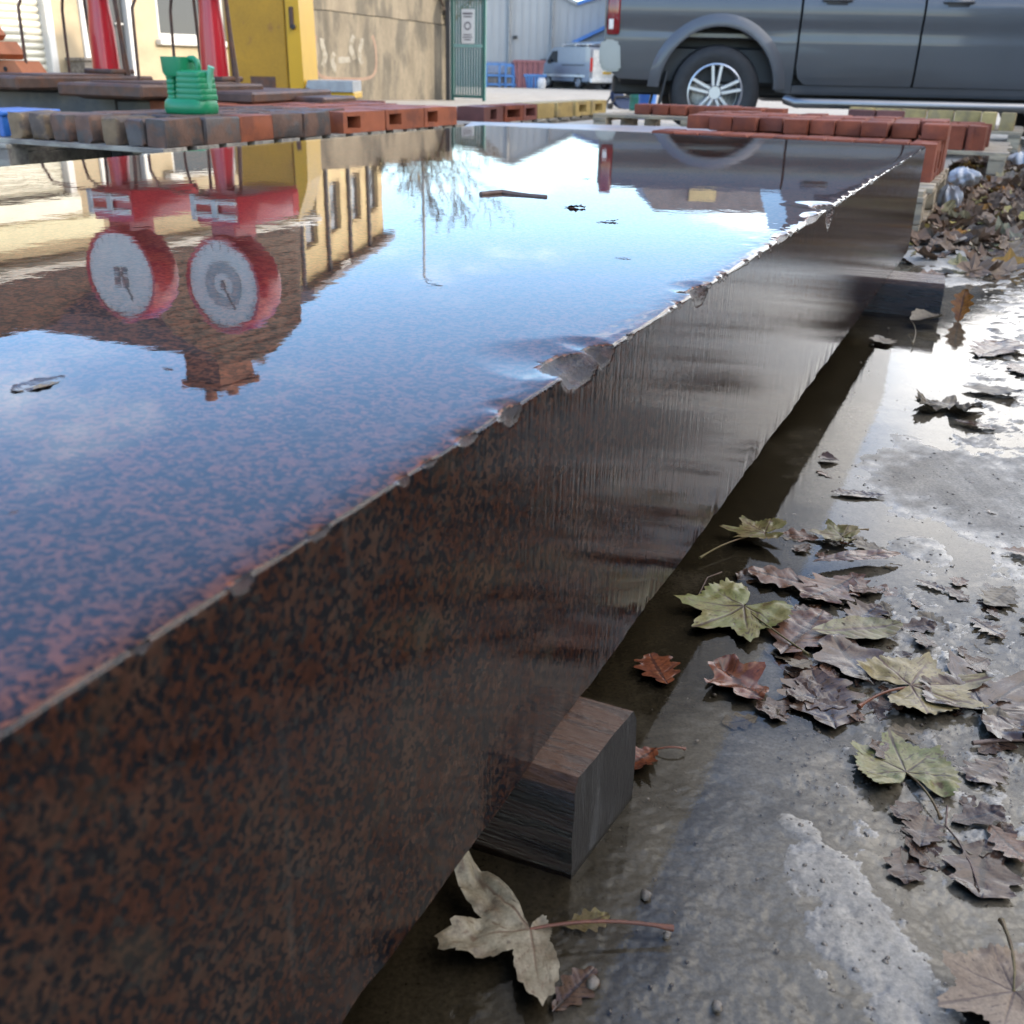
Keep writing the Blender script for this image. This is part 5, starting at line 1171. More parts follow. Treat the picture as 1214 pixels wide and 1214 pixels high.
# --- old platform weighing scales
M_SRED = pm('scale_red_paint', (.40, .012, .022), .32, var=.15, scale=5, col2=(.30, .03, .035), mscale=6, mixlo=.6, mixhi=.75, coat=.3)
M_SREDB = pm('scale_bright_red', (.55, .02, .02), .35, var=.1, scale=5)
M_DIAL = pm('dial_face', (.60, .63, .62), .3, var=.08, scale=9); M_DIAL2 = pm('dial_grey', (.30, .35, .37), .4, var=.25, scale=25); M_DMARK = pm('dial_mark', (.12, .14, .15), .5)
M_STEEL = pm('dull_steel', (.34, .36, .38), .35, metal=.6, var=.2, scale=9)
RZ = R(-25)
def scale(px, py, label, Y, colz, dial_c, ring):
    t = thing('platform_scale', label, 'weighing scale', (0, 0, 0), RZ, 'old red platform scales')
    bx = PY(px, py, Y); t.location = (bx.x, bx.y, 0); ir = Matrix.Rotation(-RZ, 4, 'Z')
    zb = bx.z
    mb = MB(); mb.box((-.02, -.42, zb - .045), (.62, 1.04, .07), .012); mb.build('platform', M_IRON, t)
    mb = MB(); mb.box((-.02, -.42, zb - .007), (.54, .62, .012), .004); mb.build('weigh_plate', M_IRON, t)
    mb = MB(); mb.box((0, .02, zb + .012), (.24, .2, .03), .008); mb.build('column_foot', M_IRON, t)
    hz = 1.06; rows = []
    for z, w in ((zb + .02, .150), (zb + .25, .140), (.85, .118), (.98, .108)):
        rows.append(rrect(w, w * .95, z, 0, 0, 24, 3))
    mb = MB(); loft(mb, rows); mb.build('column', M_SRED, t, smooth=50)
    # rods of the back rail, curving into the head
    for xx, yy in ((-.30, -.02), (-.22, -.42)):
        pts = [(xx, yy, zb - .01), (xx + .005, yy, zb + .22), (xx + .01, yy, .84), (xx + .03, yy * .9, .93), (xx + .08, yy * .6, .975), (xx + .16, yy * .3, .99), (-.07, 0, .995)]
        mb = MB(); mb.tube(pts, .0095, 7); mb.build('rail_rod', M_IRON, t, smooth=60)
    mb = MB(); mb.tube([(-.12, .02, zb), (-.12, .0, .99)], .010, 7); mb.build('rail_rod', M_IRON, t, smooth=60)
    mb = MB(); mb.tube([(.11, .06, zb - .01), (.10, .05, zb + .25), (.09, .04, .99)], [.022, .014, .012], 7); mb.build('steelyard_rod', M_IRON, t, smooth=60)
    # head with the beam plates and the long housing behind
    mb = MB(); mb.box((0, .22, 1.085), (.35, .64, .20), .018, seg=2); mb.prism([(-.17, .995), (.17, .995), (.10, .965), (-.10, .965)], -.06, .12); hd = mb.build('head', M_SRED, t, smooth=40)
    mb = MB(); mb.box((.17, .50, 1.09), (.012, .07, .15), .004); mb.build('end_panel', M_SREDB, hd)
    for zz_ in (1.035, 1.125):
        mb = MB(); mb.box((0, -.112, zz_), (.33, .022, .028), .004); mb.build('beam_plate', M_DIAL, hd)
    mb = MB(); mb.box((0, -.118, 1.08), (.05, .02, .13), .006); mb.build('poise', M_STEEL, hd)
    mb = MB(); mb.box((-.20, -.06, 1.08), (.05, .08, .17), .01); mb.build('weight_bracket', M_STEEL, hd)
    mb = MB(); mb.box((.0, .05, 1.225), (.20, .22, .10), .01); mb.build('neck', M_SRED, t)
    # round dial
    dc = Vector((0, 0, dial_c)); rd = .315; A_ = Matrix.Translation(dc) @ Matrix.Rotation(R(90), 4, 'X')
    mb = MB(); mb.lathe([(rd - .06, -.13), (rd - .015, -.115), (rd, -.085), (rd, .09), (rd - .012, .112), (rd - .035, .112), (rd - .036, .095)], 48, A_); dl = mb.build('dial_case', M_SRED, t, smooth=40)
    mb = MB(); mb.lathe([(rd - .034, .095), (rd - .034, .101)], 48, A_); mb.build('dial_face', M_DIAL, dl, smooth=40)
    if ring:
        mb = MB(); mb.lathe([(.075, .1015), (.075, .106), (.15, .106), (.15, .1015)], 40, A_, closed=True); mb.build('dial_ring', M_DIAL2, dl, smooth=30)
    else:
        for k in range(4):
            mb = MB(); mb.box((-.035 + .07 * (k % 2), -.1045, dial_c + .045 - .075 * (k // 2)), (.05, .004, .05), .0); mb.build('dial_print', M_DMARK, dl)
    for k in range(24):
        a = 2 * math.pi * k / 24; mb = MB(); mb.box((0, -.1035, .255), (.004, .003, .022), 0, M=Matrix.Translation(dc) @ Matrix.Rotation(a, 4, 'Y')); mb.build('dial_tick', M_DMARK, dl)
    mb = MB(); mb.box((0, -.108, .08), (.010, .004, .20), 0, M=Matrix.Translation(dc) @ Matrix.Rotation(.5, 4, 'Y')); mb.build('pointer', M_DMARK, dl)
    mb = MB(); mb.lathe([(.018, .105), (.018, .114)], 14, A_); mb.build('pointer_boss', M_DMARK, dl)
    return t
scale(127, 87, 'left red platform scale, a red post with a plain round dial mirrored in the slab', 7.0, 0, 1.54, False)
scale(256, 96, 'right red platform scale behind the green can, its dial bearing a grey ring', 6.85, 0, 1.565, True)

# --- stone blocks / timber baulks the scales stand on
M_SBLK = pm('dark_stone_block', (.075, .08, .09), .5, var=.3, scale=6, col2=(.13, .12, .11), mscale=4)
c_ = PY(60, 115, 6.5)
bl = thing('stone_block', 'long dark grey stone block with a paler lid slab at the left edge', 'stone block', (c_.x - .55, 6.6, 0), R(-2))
mb = MB(); mb.box((0, .1, .19), (1.95, .5, .40), .012); mb.build('block', M_SBLK, bl)
mb = MB(); mb.box((0, .09, .418), (2.0, .56, .05), .01); mb.build('lid', pm('lid_stone', (.155, .125, .10), .6, var=.25, scale=6), bl)
pb = thing('timber_baulk', 'brown timber and iron base under the two red scales', 'base', PY(196, 118, 6.35), R(-14))
pb.location.z = 0
mb = MB(); mb.box((.02, .5, .17), (1.08, 1.0, .36), .01); mb.build('block', M_SBLK, pb)
mb = MB(); mb.box((.02, .48, .382), (1.14, 1.08, .06), .012); mb.build('top_plate', M_IRON, pb)
mb = MB(); mb.box((.68, .7, .20), (.22, .5, .36), .012); mb.build('end_block', M_IRON, pb)
# terracotta blocks and blue sheet
tb = PY(12, 93, 6.75)
M_TERRA = pm('terracotta', (.42, .15, .065), .7, var=.2, scale=9)
for i, (dx, z, lb) in enumerate(((.12, .4435, 'lowest and rightmost terracotta hollow block at the left edge'), (.0, .55, 'middle terracotta hollow block of the stepped stack at the left edge'), (-.10, .655, 'topmost terracotta hollow block of the stepped stack at the left edge'))):
    t = thing('clay_block', lb, 'clay block', (tb.x + dx - .06, tb.y, z), R(-20), 'terracotta blocks at the left edge')
    mb = MB(); mb.prism([(-.14, 0), (.10, 0), (.13, .03), (.075, .10), (-.14, .104)], -.1, .1); mb.build('shell', M_TERRA, t)
    mb = MB(); mb.lathe([(.014, 0), (.014, .006)], 10, Matrix.Translation((.0, -.0985, .055)) @ Matrix.Rotation(R(90), 4, 'X')); mb.build('hole', M_BLACK, t)
bs = thing('blue_tarpaulin', 'blue tarpaulin tent flap in front of the terracotta blocks at the left edge', 'tarpaulin', (tb.x - .24, tb.y - .16, .4435), R(-10))
mb = MB(); mb.grid([[Vector((-.3, .0, .32)), Vector((-.2, -.02, .28)), Vector((-.06, -.03, .20)), Vector((.08, -.05, .10)), Vector((.17, -.06, 0))], [Vector((-.3, -.10, 0)), Vector((-.2, -.12, 0)), Vector((-.06, -.1, 0)), Vector((.08, -.1, 0)), Vector((.18, -.08, 0))]]); mb.build('sheet', pm('tarp_blue', (.012, .07, .20), .45, var=.2, bump=.3, bscale=20), bs, smooth=60)

# --- yellow pedestrian truck
M_YEL = pm('yellow_paint', (.34, .185, .004), .5, var=.14, scale=3, col2=(.26, .13, .015), mscale=5, mixlo=.60, mixhi=.68, grain=.08)
M_YELLIT = pm('yellow_sunlit', (.50, .29, .005), .42, var=.08, scale=3)  # lighter copy with sunlight painted in; the front yellow is deepened for shade
yt = thing('yellow_truck', 'tall yellow steel pedestrian truck with a low platform and small wheels', 'truck', (0, 0, 0), 0)
YY = 11.6; xl, xm_, xr, xd = PY(270, 60, YY).x, PY(342, 60, YY).x, PY(356, 60, YY).x, PY(418, 105, YY).x
zb_ = .16
mb = MB(); mb.prism([(0, zb_), (xm_ - xl, zb_), (xm_ - xl, 1.82), (0, 1.86)], 0, .75); yt.location = (xl, YY, -.01); mb.build('cabinet', M_YEL, yt)
mb = MB(); mb.box(((xm_ - xl) / 2, -.008, .80), (xm_ - xl - .04, .016, 1.22), .006); mb.build('lower_panel', M_YEL, yt)
mb = MB(); mb.box(((xm_ - xl) / 2, -.008, 1.62), (xm_ - xl - .04, .016, .36), .006); mb.build('upper_panel', M_YEL, yt)
mb = MB(); mb.prism([(xm_ - xl + .003, zb_), (xr - xl + .03, zb_), (xr - xl + .01, 1.42), (xm_ - xl + .003, 1.82)], -.04, .78); mb.build('side_frame', M_YELLIT, yt)
mb = MB(); mb.box((xm_ - xl + .06, -.05, .99), (.045, .02, .20), .006); hd = mb.build('latch_plate', M_IRON, yt); mb = MB(); mb.lathe([(.028, 0), (.02, .03)], 12, Matrix.Translation((xm_ - xl + .075, -.06, .905)) @ Matrix.Rotation(R(90), 4, 'X')); mb.build('latch_knob', M_BLACK, hd, smooth=50)
mb = MB(); mb.box((xm_ - xl - .28, -.018, .31), (.26, .006, .24), .0); mb.build('rust_plate', M_IRON, yt)
mb = MB(); mb.box(((xr + xd) / 2 - xl, .2, .265), (xd - xr + .06, .6, .07), .012); mb.box(((xr + xd) / 2 - xl, .2, .18), (xd - xr - .06, .5, .10), .01); mb.build('chassis', M_YELLIT, yt)
mb = MB(); mb.prism([(xr - xl + .06, .335), (xr - xl + .18, .30), (xd - xl + .02, .30), (xd - xl + .02, .405), (xr - xl + .08, .405)], -.12, .5); mb.build('deck', M_STEEL, yt)
for xx in (xr - xl + .02, xd - xl - .08):
    w_ = bpy.data.objects.new('wheel', None); C.objects.link(w_); w_.parent = yt; w_.location = (xx, -.08, .115)
    A_ = Matrix.Rotation(R(90), 4, 'X')
    mb = MB(); mb.lathe([(.06, -.035), (.098, -.035), (.112, -.02), (.112, .02), (.098, .035), (.06, .035)], 28, A_, closed=True); mb.build('tyre', M_BLACK, w_, smooth=40)
    mb = MB(); mb.lathe([(.062, -.03), (.062, .026), (.03, .03), (.022, .04)], 20, A_); mb.build('rim', M_STEEL, w_, smooth=40)
mb = MB(); mb.tube([(.25, .3, .0), (.25, .3, .17)], .05, 10); mb.build('caster', M_BLACK, yt)

# --- blue and red clutter against the warehouse
def stillage(px, py, w, h, mat, label, name='wire_stillage', cat='stillage', cage=True):
    p = PY(px, py, 47.5); t = thing(name, label, cat, (p.x, 47.5, far_z(47.5)), R(6))
    if cage:
        for xx in (-w / 2, 0, w / 2):
            mb = MB(); mb.box((xx, 0, h / 2), (.07, .07, h)); mb.build('upright', mat, t)
        for zz_ in (.12, h * .5, h - .04):
            mb = MB(); mb.box((0, -.01, zz_), (w, .05, .08)); mb.build('rail', mat, t)
        mb = MB(); mb.box((0, .4, h * .3), (w * .9, .7, h * .6)); mb.build('load', M_SBLK, t)
    else:
        mb = MB(); mb.prism([(-w / 2 + .12, 0), (w / 2 - .12, 0), (w / 2, h), (-w / 2, h)], 0, 1.2); mb.build('body', mat, t)
        for k in range(5):
            mb = MB(); mb.box((-w / 2 + .2 + k * (w - .4) / 4, -.03, h * .5), (.06, .06, h * .94)); mb.build('rib', mat, t)
        mb = MB(); mb.box((0, -.02, h), (w + .08, .08, .10)); mb.build('rim', mat, t)
M_SKIPR = pm('faded_red_paint', (.22, .085, .09), .6, var=.2); M_SKIPB = pm('faded_blue_paint', (.06, .17, .38), .5, var=.2)
stillage(592, 98, 1.1, .95, M_SKIPB, 'blue wire stillage standing nearest the gate against the warehouse'); stillage(609, 98, .7, .9, M_SKIPB, 'second blue stillage, right of the first against the warehouse')
stillage(627, 94, 1.3, 1.05, M_SKIPR, 'faded red skip between the blue stillage and the van', 'skip', 'skip', False); stillage(634, 103, .9, .5, M_SKIPB, 'low blue tub in front of the faded red skip', 'tub', 'tub', False)
p = PY(642, 104, 46.5); t = thing('rubble_bag', 'white bulk bag beside the nose of the silver van', 'bag', (p.x, 46.5, far_z(46.5)))
mb = MB(); loft(mb, [rrect(.3, .3, 0), rrect(.38, .36, .15), rrect(.36, .34, .32), rrect(.22, .2, .42)]); mb.build('bag', M_BAG, t, smooth=60)
for (px, py, Y, mat, lb, h) in ((768, 112, 14.5, M_BPL, 'blue plastic drum standing under the pickup tail', .38), (757, 108, 15.5, pm('green_drum', (.02, .16, .11), .5), 'small green drum left of the blue drum under the pickup tail', .34)):
    p = PY(px, py, Y); t = thing('drum', lb, 'drum', (p.x, Y, far_z(Y)))
    mb = MB(); mb.lathe([(.11, 0), (.115, h * .3), (.12, h * .32), (.115, h * .35), (.115, h * .7), (.12, h * .72), (.11, h)], 20); mb.build('body', mat, t, smooth=40); mb = MB(); mb.lathe([(.118, h - .03), (.118, h + .01)], 20); mb.build('lid', M_BLACK, t)
p = PY(741, 105, 19.0); t = thing('cable_reel', 'dark blue cable reel on a small wheeled frame behind the pickup bumper', 'reel', (p.x, 19.0, far_z(19)), R(10))
A_ = Matrix.Translation((0, 0, .22)) @ Matrix.Rotation(R(90), 4, 'X'); M_DBL = pm('dark_blue_paint', (.03, .05, .11), .5, var=.2)
mb = MB(); mb.lathe([(.06, -.15), (.22, -.15), (.22, -.11), (.14, -.11), (.14, .11), (.22, .11), (.22, .15), (.06, .15)], 24, A_, closed=True); mb.build('drum', M_DBL, t, smooth=40)
mb = MB(); mb.tube([(-.3, -.18, .02), (-.2, -.18, .2), (.28, -.18, .2), (.34, -.18, .02)], .018, 6); mb.tube([(-.3, .18, .02), (-.2, .18, .2), (.28, .18, .2), (.34, .18, .02)], .018, 6); mb.build('frame', M_BLACK, t)
mb = MB(); mb.lathe([(.02, -.04), (.05, -.04), (.05, .04), (.02, .04)], 14, Matrix.Translation((-.3, -.2, .05)) @ Matrix.Rotation(R(90), 4, 'X'), closed=True); mb.build('wheel', M_BLACK, t)
# ================================================================== VEHICLES
M_PAINT = pm('dark_grey_car_paint', (.085, .09, .098), .36, metal=.3, var=.06, scale=3, coat=.55, spec=.5)
M_ARCH = pm('arch_paint', (.095, .10, .11), .42, metal=.25, var=.06, scale=3, coat=.4)
M_CHR = pm('chrome', (.27, .27, .27), .34, metal=.95, var=.05); M_ALLOY = pm('alloy', (.55, .55, .56), .3, metal=.75, var=.05)
M_TAIL = pm('tail_lamp_red', (.20, .010, .014), .12, var=.2, scale=5, coat=.8); M_CLEAR = pm('clear_lamp', (.7, .68, .66), .15, coat=.6)
M_PLAS = pm('black_trim', (.022, .023, .025), .5, var=.2)
def bulge(z):
    return float(np.interp(z, [.38, .44, .55, .75, .84, .88, .93, 1.02, 1.12, 1.2, 1.24], [.0, .02, .045, .062, .066, .060, .066, .080, .078, .060, .045]))
def skin(poly, mat, parent, name, y0, sgn=-1, th=.02, off=0.0, holes=None):
    """body panel from a side outline, bulged along z, with a returned edge"""
    bm = bmesh.new(); vs = [bm.verts.new((x, 0, z)) for x, z in poly]; bm.faces.new(vs)
    for zc_ in (.44, .50, .55, .65, .75, .80, .84, .88, .93, .97, 1.02, 1.07, 1.12, 1.16, 1.2):
        bmesh.ops.bisect_plane(bm, geom=bm.verts[:] + bm.edges[:] + bm.faces[:], plane_co=(0, 0, zc_), plane_no=(0, 0, 1))
    be = [e for e in bm.edges if e.is_boundary]; r_ = bmesh.ops.extrude_edge_only(bm, edges=be); ex = set(v for v in r_['geom'] if isinstance(v, bmesh.types.BMVert))
    for v in bm.verts: v.co.y = y0 + sgn * (bulge(v.co.z) + off - (th if v in ex else 0))
    bmesh.ops.recalc_face_normals(bm, faces=bm.faces); me_ = bpy.data.meshes.new(name); bm.to_mesh(me_); bm.free(); me_.materials.append(mat)
    for p in me_.polygons: p.use_smooth = True
    me_.set_sharp_from_angle(angle=R(35)); o = bpy.data.objects.new(name, me_); C.objects.link(o); o.parent = parent; return o
def wheel(parent, x, y, z, r, w, side, spokes=5, rim=.62):
    t = bpy.data.objects.new('wheel', None); C.objects.link(t); t.parent = parent; t.location = (x, y, z)
    A_ = Matrix.Rotation(R(90) * (1 if side < 0 else -1), 4, 'X')        # +z of the lathe points outward
    ri = r * rim
    mb = MB(); mb.lathe([(ri, -w / 2), (r * .9, -w / 2), (r * .975, -w * .42), (r, -w * .3), (r, w * .3), (r * .975, w * .42), (r * .9, w / 2), (r * .74, w * .52), (ri, w * .46)], 48, A_, closed=True)
    mb.build('tyre', M_BLACK, t, smooth=35)
    mb = MB(); mb.lathe([(ri, -w / 2), (ri + .004, w * .45), (ri - .012, w * .47), (ri - .022, w * .40), (ri - .03, -w * .2)], 40, A_)
    mb.lathe([(.012, w * .40), (.052, w * .40), (.065, w * .33), (.065, w * .1)], 24, A_)
    if spokes:
        for k in range(spokes):
            for dd in (-.17, .17):
                a = 2 * math.pi * k / spokes + .3
                p0 = Vector((math.cos(a + dd * 2.0) * .055, math.sin(a + dd * 2.0) * .055, w * .36)); p1 = Vector((math.cos(a + dd) * (ri - .012), math.sin(a + dd) * (ri - .012), w * .40))
                d = p1 - p0; Mx = A_ @ Matrix.Translation((p0 + p1) / 2) @ Matrix.Rotation(math.atan2(d.y, d.x), 4, 'Z'); mb.box((0, 0, 0), (d.length, .030, .03), .006, M=Mx)
    rm = mb.build('rim', M_ALLOY, t, smooth=35)
    mb = MB(); mb.lathe([(ri - .032, -w * .25), (ri - .032, -w * .2)], 32, A_); mb.build('brake_backing', M_PLAS, t)
    return t
def pickup():
    o = PY(846, 100, 9.8); YS = 9.8
    t = thing('pickup_truck', 'dark grey double cab pickup truck parked behind the brick pallets', 'pickup', (o.x + .085, YS + .92, -.006), R(-4.2))
    wc, wr = .398, .392
    arc = lambda cx_, r_, a0, a1, n=16: [(cx_ + r_ * math.cos(a), wc + .02 + r_ * 1.02 * math.sin(a)) for a in np.linspace(R(a0), R(a1), n)]
    yb = -.90
    bed = [(-1.00, .78), (-.985, .60), (-.86, .50)] + arc(0, .50, 172, 8) + [(.53, .42), (.655, .40), (.655, 1.21), (-.985, 1.21)]
    for sg in (-1, 1): skin(bed, M_PAINT, t, 'bed_side', yb * -sg * -1 if False else sg * .90, sg)
    for sg in (-1, 1):   # flared arch
        bm_in, bm_out = arc(0, .50, 178, 2, 26), arc(0, .60, 178, 2, 26)
        mb = MB(); rows = []
        for (xi, zi), (xo, zo) in zip(bm_in, bm_out):
            yi = sg * (.90 + bulge(zi)); ym = sg * (.90 + bulge((zi + zo) / 2) + .035)
            rows.append([Vector((xi, yi - sg * .02, zi)), Vector((xi, ym, zi)), Vector((xi * .65 + xo * .35, ym + sg * .008, zi * .65 + zo * .35)), Vector((xo, sg * (.90 + bulge(min(zo, 1.2))) + sg * .004, zo)), Vector((xo, yi - sg * .02, zo))])
        mb.grid(rows); mb.build('wheel_arch', M_ARCH, t, smooth=50)
    rear_d = [(.675, .62), (.70, .53), (.76, .48), (1.675, .48), (1.675, 1.215), (.675, 1.215)]
    frnt_d = [(1.695, .48), (2.72, .48), (2.80, .56), (2.83, .70), (2.83, 1.215), (1.695, 1.215)]
    for sg in (-1, 1):
        for pl, hx in ((rear_d, .85), (frnt_d, 1.85)):
            d = skin(pl, M_PAINT, t, 'door', sg * .90, sg, off=.004)
            mb = MB(); hy = sg * (.90 + bulge(1.13) + .03); mb.tube([(hx - .02, hy - sg * .022, 1.145), (hx, hy, 1.147), (hx + .2, hy, 1.147), (hx + .22, hy - sg * .022, 1.145)], [.012, .015, .015, .012], 8); mb.box((hx + .1, hy - sg * .028, 1.135), (.18, .01, .06), .003); mb.build('handle', M_PLAS if sg > 0 else M_PAINT, d, smooth=50)
        skin([(.66, .40), (2.87, .40), (2.87, .475), (.66, .475)], M_PAINT, t, 'sill', sg * .90, sg, off=-.004)
        fen = [(2.85, .40), (2.93, .42)] + [(x, z) for x, z in arc(3.095 + .36, .50, 172, 8)] + [(4.06, .5), (4.16, .75), (4.12, 1.02), (3.3, 1.17), (2.85, 1.215)]
        fen = [(2.85, .40)] + arc(3.45, .50, 176, 8) + [(4.02, .45), (4.2, .6), (4.2, .95), (4.0, 1.08), (3.3, 1.19), (2.85, 1.215)]
        skin(fen, M_PAINT, t, 'front_wing', sg * .90, sg)
        mb = MB(); mb.box((-.925, sg * .948, 1.055), (.115, .085, .42), .02, seg=2); tl = mb.build('tail_lamp', M_TAIL, t, smooth=40); mb = MB(); mb.box((-.945, sg * .991, .93), (.04, .008, .08), .003); mb.build('lens', M_CLEAR, tl)
        mb = MB(); mb.tube([(.62, sg * .92, .36), (.70, sg * 1.01, .335), (.80, sg * 1.02, .335), (2.70, sg * 1.02, .335), (2.80, sg * 1.01, .335), (2.88, sg * .92, .36)], .042, 12)
        for xx in (.95, 1.75, 2.6): mb.box((xx, sg * .93, .345), (.05, .16, .03), .004)
        mb.build('side_step', M_CHR, t, smooth=50)
        mb = MB(); mb.box((-.47, sg * .86, .36), (.02, .22, .42), .004, M=Matrix.Translation((-.47, 0, .36)) @ Matrix.Rotation(R(10), 4, 'Y') @ Matrix.Translation((.47, 0, -.36))); mb.build('mud_flap', M_PLAS, t)
        wheel(t, 0, sg * .80, wc, wr, .255, sg); wheel(t, 3.45, sg * .80, wc, wr, .255, sg)
    # core, bed, tailgate, bumper
    mb = MB(); mb.box((1.6, 0, .62), (4.9, 1.56, .30), .02); mb.box((1.75, 0, .85), (2.2, 1.74, .62), .02); mb.box((3.5, 0, .98), (1.1, 1.2, .36), .02); mb.box((1.2, 0, .44), (4.2, .9, .16), .02); mb.box((-.1, 0, .78), (1.5, 1.26, .66), .02); mb.box((-.1, 0, 1.06), (1.5, 1.72, .20), .02); mb.box((3.45, 0, .78), (1.1, 1.26, .5), .02); mb.build('chassis', M_PLAS, t)
    mb = MB(); mb.box((-.16, 0, .86), (1.6, 1.74, .05), .01); mb.box((-.16, .88, 1.15), (1.64, .10, .09), .02); mb.box((-.16, -.88, 1.15), (1.64, .10, .09), .02); mb.box((.60, 0, 1.05), (.06, 1.7, .32), .01); mb.build('load_bed', M_PAINT, t, smooth=40)
    mb = MB(); mb.box((-.965, 0, 1.0), (.07, 1.66, .42), .02, seg=2); mb.build('tailgate', M_PAINT, t, smooth=40)
    mb = MB(); mb.prism([(-1.03, .60), (-.98, .545), (-.84, .56), (-.86, .78), (-.90, .81), (-1.0, .81), (-1.04, .76)], -.985, .985); bmesh.ops.bevel(mb.bm, geom=mb.bm.edges[:], offset=.02, segments=2, affect='EDGES'); mb.build('rear_bumper', M_CHR, t, smooth=40)
    mb = MB(); mb.prism([(4.0, .32), (4.24, .36), (4.26, .66), (4.0, .68)], -.9, .9); mb.build('front_bumper', M_PAINT, t)
    # cab
    def cabring(x, z, w): return [Vector((x, -w, z)), Vector((x, w, z))]
    prof = [(.66, 1.21, .93), (.74, 1.35, .90), (.88, 1.76, .74), (1.0, 1.815, .70), (1.7, 1.84, .69), (2.25, 1.80, .69), (2.42, 1.74, .71), (3.25, 1.19, .90)]
    bm = bmesh.new(); Lr = [bm.verts.new((x, -w, z)) for x, z, w in prof]; Rr = [bm.verts.new((x, w, z)) for x, z, w in prof]
    for i in range(len(prof) - 1): bm.faces.new((Lr[i], Lr[i + 1], Rr[i + 1], Rr[i]))
    bm.faces.new((Lr[0], Rr[0], Rr[-1], Lr[-1])); bm.faces.new(Lr); bm.faces.new(list(reversed(Rr)))
    mb = MB(); mb.bm.free(); mb.bm = bm; mb.build('cab', M_PAINT, t, smooth=30)
    for sg in (-1, 1):
        def sidept(x, z): return Vector((x, sg * (.945 - .24 * ((z - 1.21) / .55) ** 1.0 + .006), z))
        for pts in ([(.98, 1.25), (1.63, 1.24), (1.63, 1.70), (1.08, 1.69)], [(1.73, 1.24), (2.95, 1.235), (2.40, 1.69), (1.73, 1.71)]):
            mb = MB(); mb.quad([sidept(x, z) for x, z in pts]); mb.quad([sidept(x, z) - Vector((0, sg * .03, 0)) for x, z in pts]); mb.build('side_window', M_GLASS, t)
        mb = MB(); mb.box((2.72, sg * 1.05, 1.30), (.12, .22, .18), .03, seg=2); mb.build('door_mirror', M_PLAS, t, smooth=40)
    mb = MB(); mb.quad([(2.47, -.66, 1.725), (2.47, .66, 1.725), (3.2, .84, 1.235), (3.2, -.84, 1.235)]); mb.build('windscreen', M_GLASS, t)
    mb = MB(); mb.prism([(3.1, 1.16), (3.25, 1.205), (3.9, 1.12), (4.12, 1.02), (4.2, .9), (3.1, .9)], -.86, .86); mb.build('bonnet', M_PAINT, t, smooth=40)
    for sg in (-1, 1):
        mb = MB(); mb.box((4.13, sg * .72, .93), (.2, .34, .16), .03); mb.build('headlight', M_CLEAR, t)
    mb = MB(); mb.box((4.21, 0, .88), (.03, 1.0, .22), .01); mb.build('grille', M_PLAS, t)
    return t
pickup()
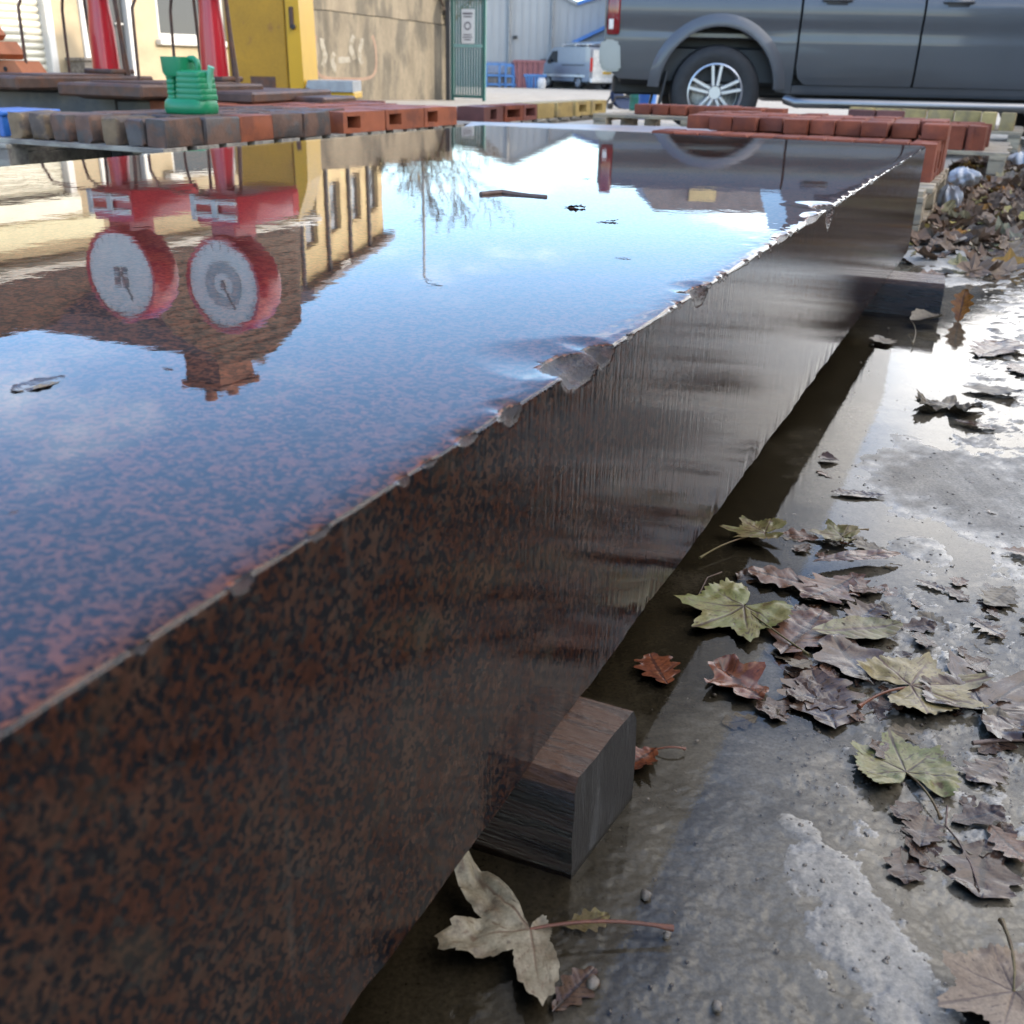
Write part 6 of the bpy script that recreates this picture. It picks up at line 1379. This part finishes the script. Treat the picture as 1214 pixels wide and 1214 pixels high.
def van():
    p = PY(716, 103, 47.0); t = thing('van', 'small silver panel van with a roof rack parked by the warehouse', 'van', (p.x, 47.0, far_z(47)), R(123)); t.scale = (.86, .86, .84)
    M_VAN = pm('silver_van_paint', (.25, .27, .30), .38, metal=.2, var=.05, coat=.4); M_VANLIT = pm('sunlit_van_paint', (.70, .68, .62), .4)  # sunlight on the silver van's rear is painted as a paler coat
    side = [(0, .42), (.18, .36)] + [(.95 + .36 * math.cos(a), .36 + .36 * math.sin(a)) for a in np.linspace(R(180), 0, 9)] + [(3.6 - .36, .36)] + [(3.6 + .36 * math.cos(a), .36 + .36 * math.sin(a)) for a in np.linspace(R(180), 0, 9)][1:] + [(4.45, .36), (4.6, .55), (4.55, .95), (4.25, 1.15), (3.85, 1.25), (3.25, 1.88), (2.9, 1.95), (.1, 1.95), (0, 1.8)]
    mb = MB(); mb.prism(side, -.92, .92); mb.build('body', M_VAN, t)
    mb = MB(); mb.box((2.2, 0, .4), (3.9, 1.5, .3)); mb.build('underbody', M_PLAS, t)
    for sg in (-1, 1):
        mb = MB(); mb.quad([(2.75, sg * .925, 1.22), (3.72, sg * .925, 1.25), (3.22, sg * .925, 1.76), (2.75, sg * .925, 1.78)]); mb.build('side_window', M_GLASS, t)
        mb = MB(); mb.box((1.4, sg * .93, 1.12), (1.9, .02, .04)); mb.build('side_rail', M_PLAS, t)
        mb = MB(); mb.box((3.35, sg * 1.02, 1.28), (.1, .2, .22), .03); mb.build('door_mirror', M_PLAS, t)
        mb = MB(); mb.box((2.4, sg * .93, .62), (4.0, .03, .10)); mb.build('rub_strip', M_VANLIT, t)
        mb = MB(); mb.box((-.01, sg * .84, 1.15), (.06, .14, .62), .01); mb.build('tail_lamp', pm('van_lamp', (.5, .03, .02), .3), t)
        for xx in (.95, 3.6): wheel(t, xx, sg * .82, .32, .315, .2, sg, 5, .6)
        mb = MB(); mb.box((4.52, sg * .66, .88), (.14, .34, .2), .03); mb.build('headlight', M_CLEAR, t)
    mb = MB(); mb.quad([(3.29, -.8, 1.86), (3.29, .8, 1.86), (3.87, .84, 1.265), (3.87, -.84, 1.265)]); mb.build('windscreen', M_GLASS, t)
    for sg in (-1, 1):
        mb = MB(); mb.box((-.012, sg * .38, 1.15), (.04, .74, 1.35), .01); d = mb.build('rear_door', M_VANLIT, t)
        mb = MB(); mb.box((-.036, sg * .38, 1.5), (.012, .56, .4), .004); mb.build('pane', M_VANLIT, d)
    mb = MB(); mb.box((-.06, 0, .42), (.16, 1.8, .2), .03); mb.build('rear_bumper', M_VANLIT, t)
    mb = MB(); mb.box((-.045, -.1, .78), (.014, .52, .115)); mb.build('number_plate', pm('yellow_plate', (.62, .38, .04), .4), t)
    mb = MB()
    for sg in (-.55, .55): mb.tube([(.15, sg, 2.08), (2.9, sg, 2.08)], .03, 6)
    for xx in (.4, 1.4, 2.5): mb.tube([(xx, -.8, 2.06), (xx, .8, 2.06)], .03, 6); mb.box((xx, -.8, 2.0), (.05, .05, .12)); mb.box((xx, .8, 2.0), (.05, .05, .12))
    mb.build('roof_rack', M_ALLOY, t)
    mb = MB(); mb.tube([(.05, .25, 2.14), (3.0, .25, 2.14)], .06, 8); mb.build('roof_tube', M_STEEL, t)
van()
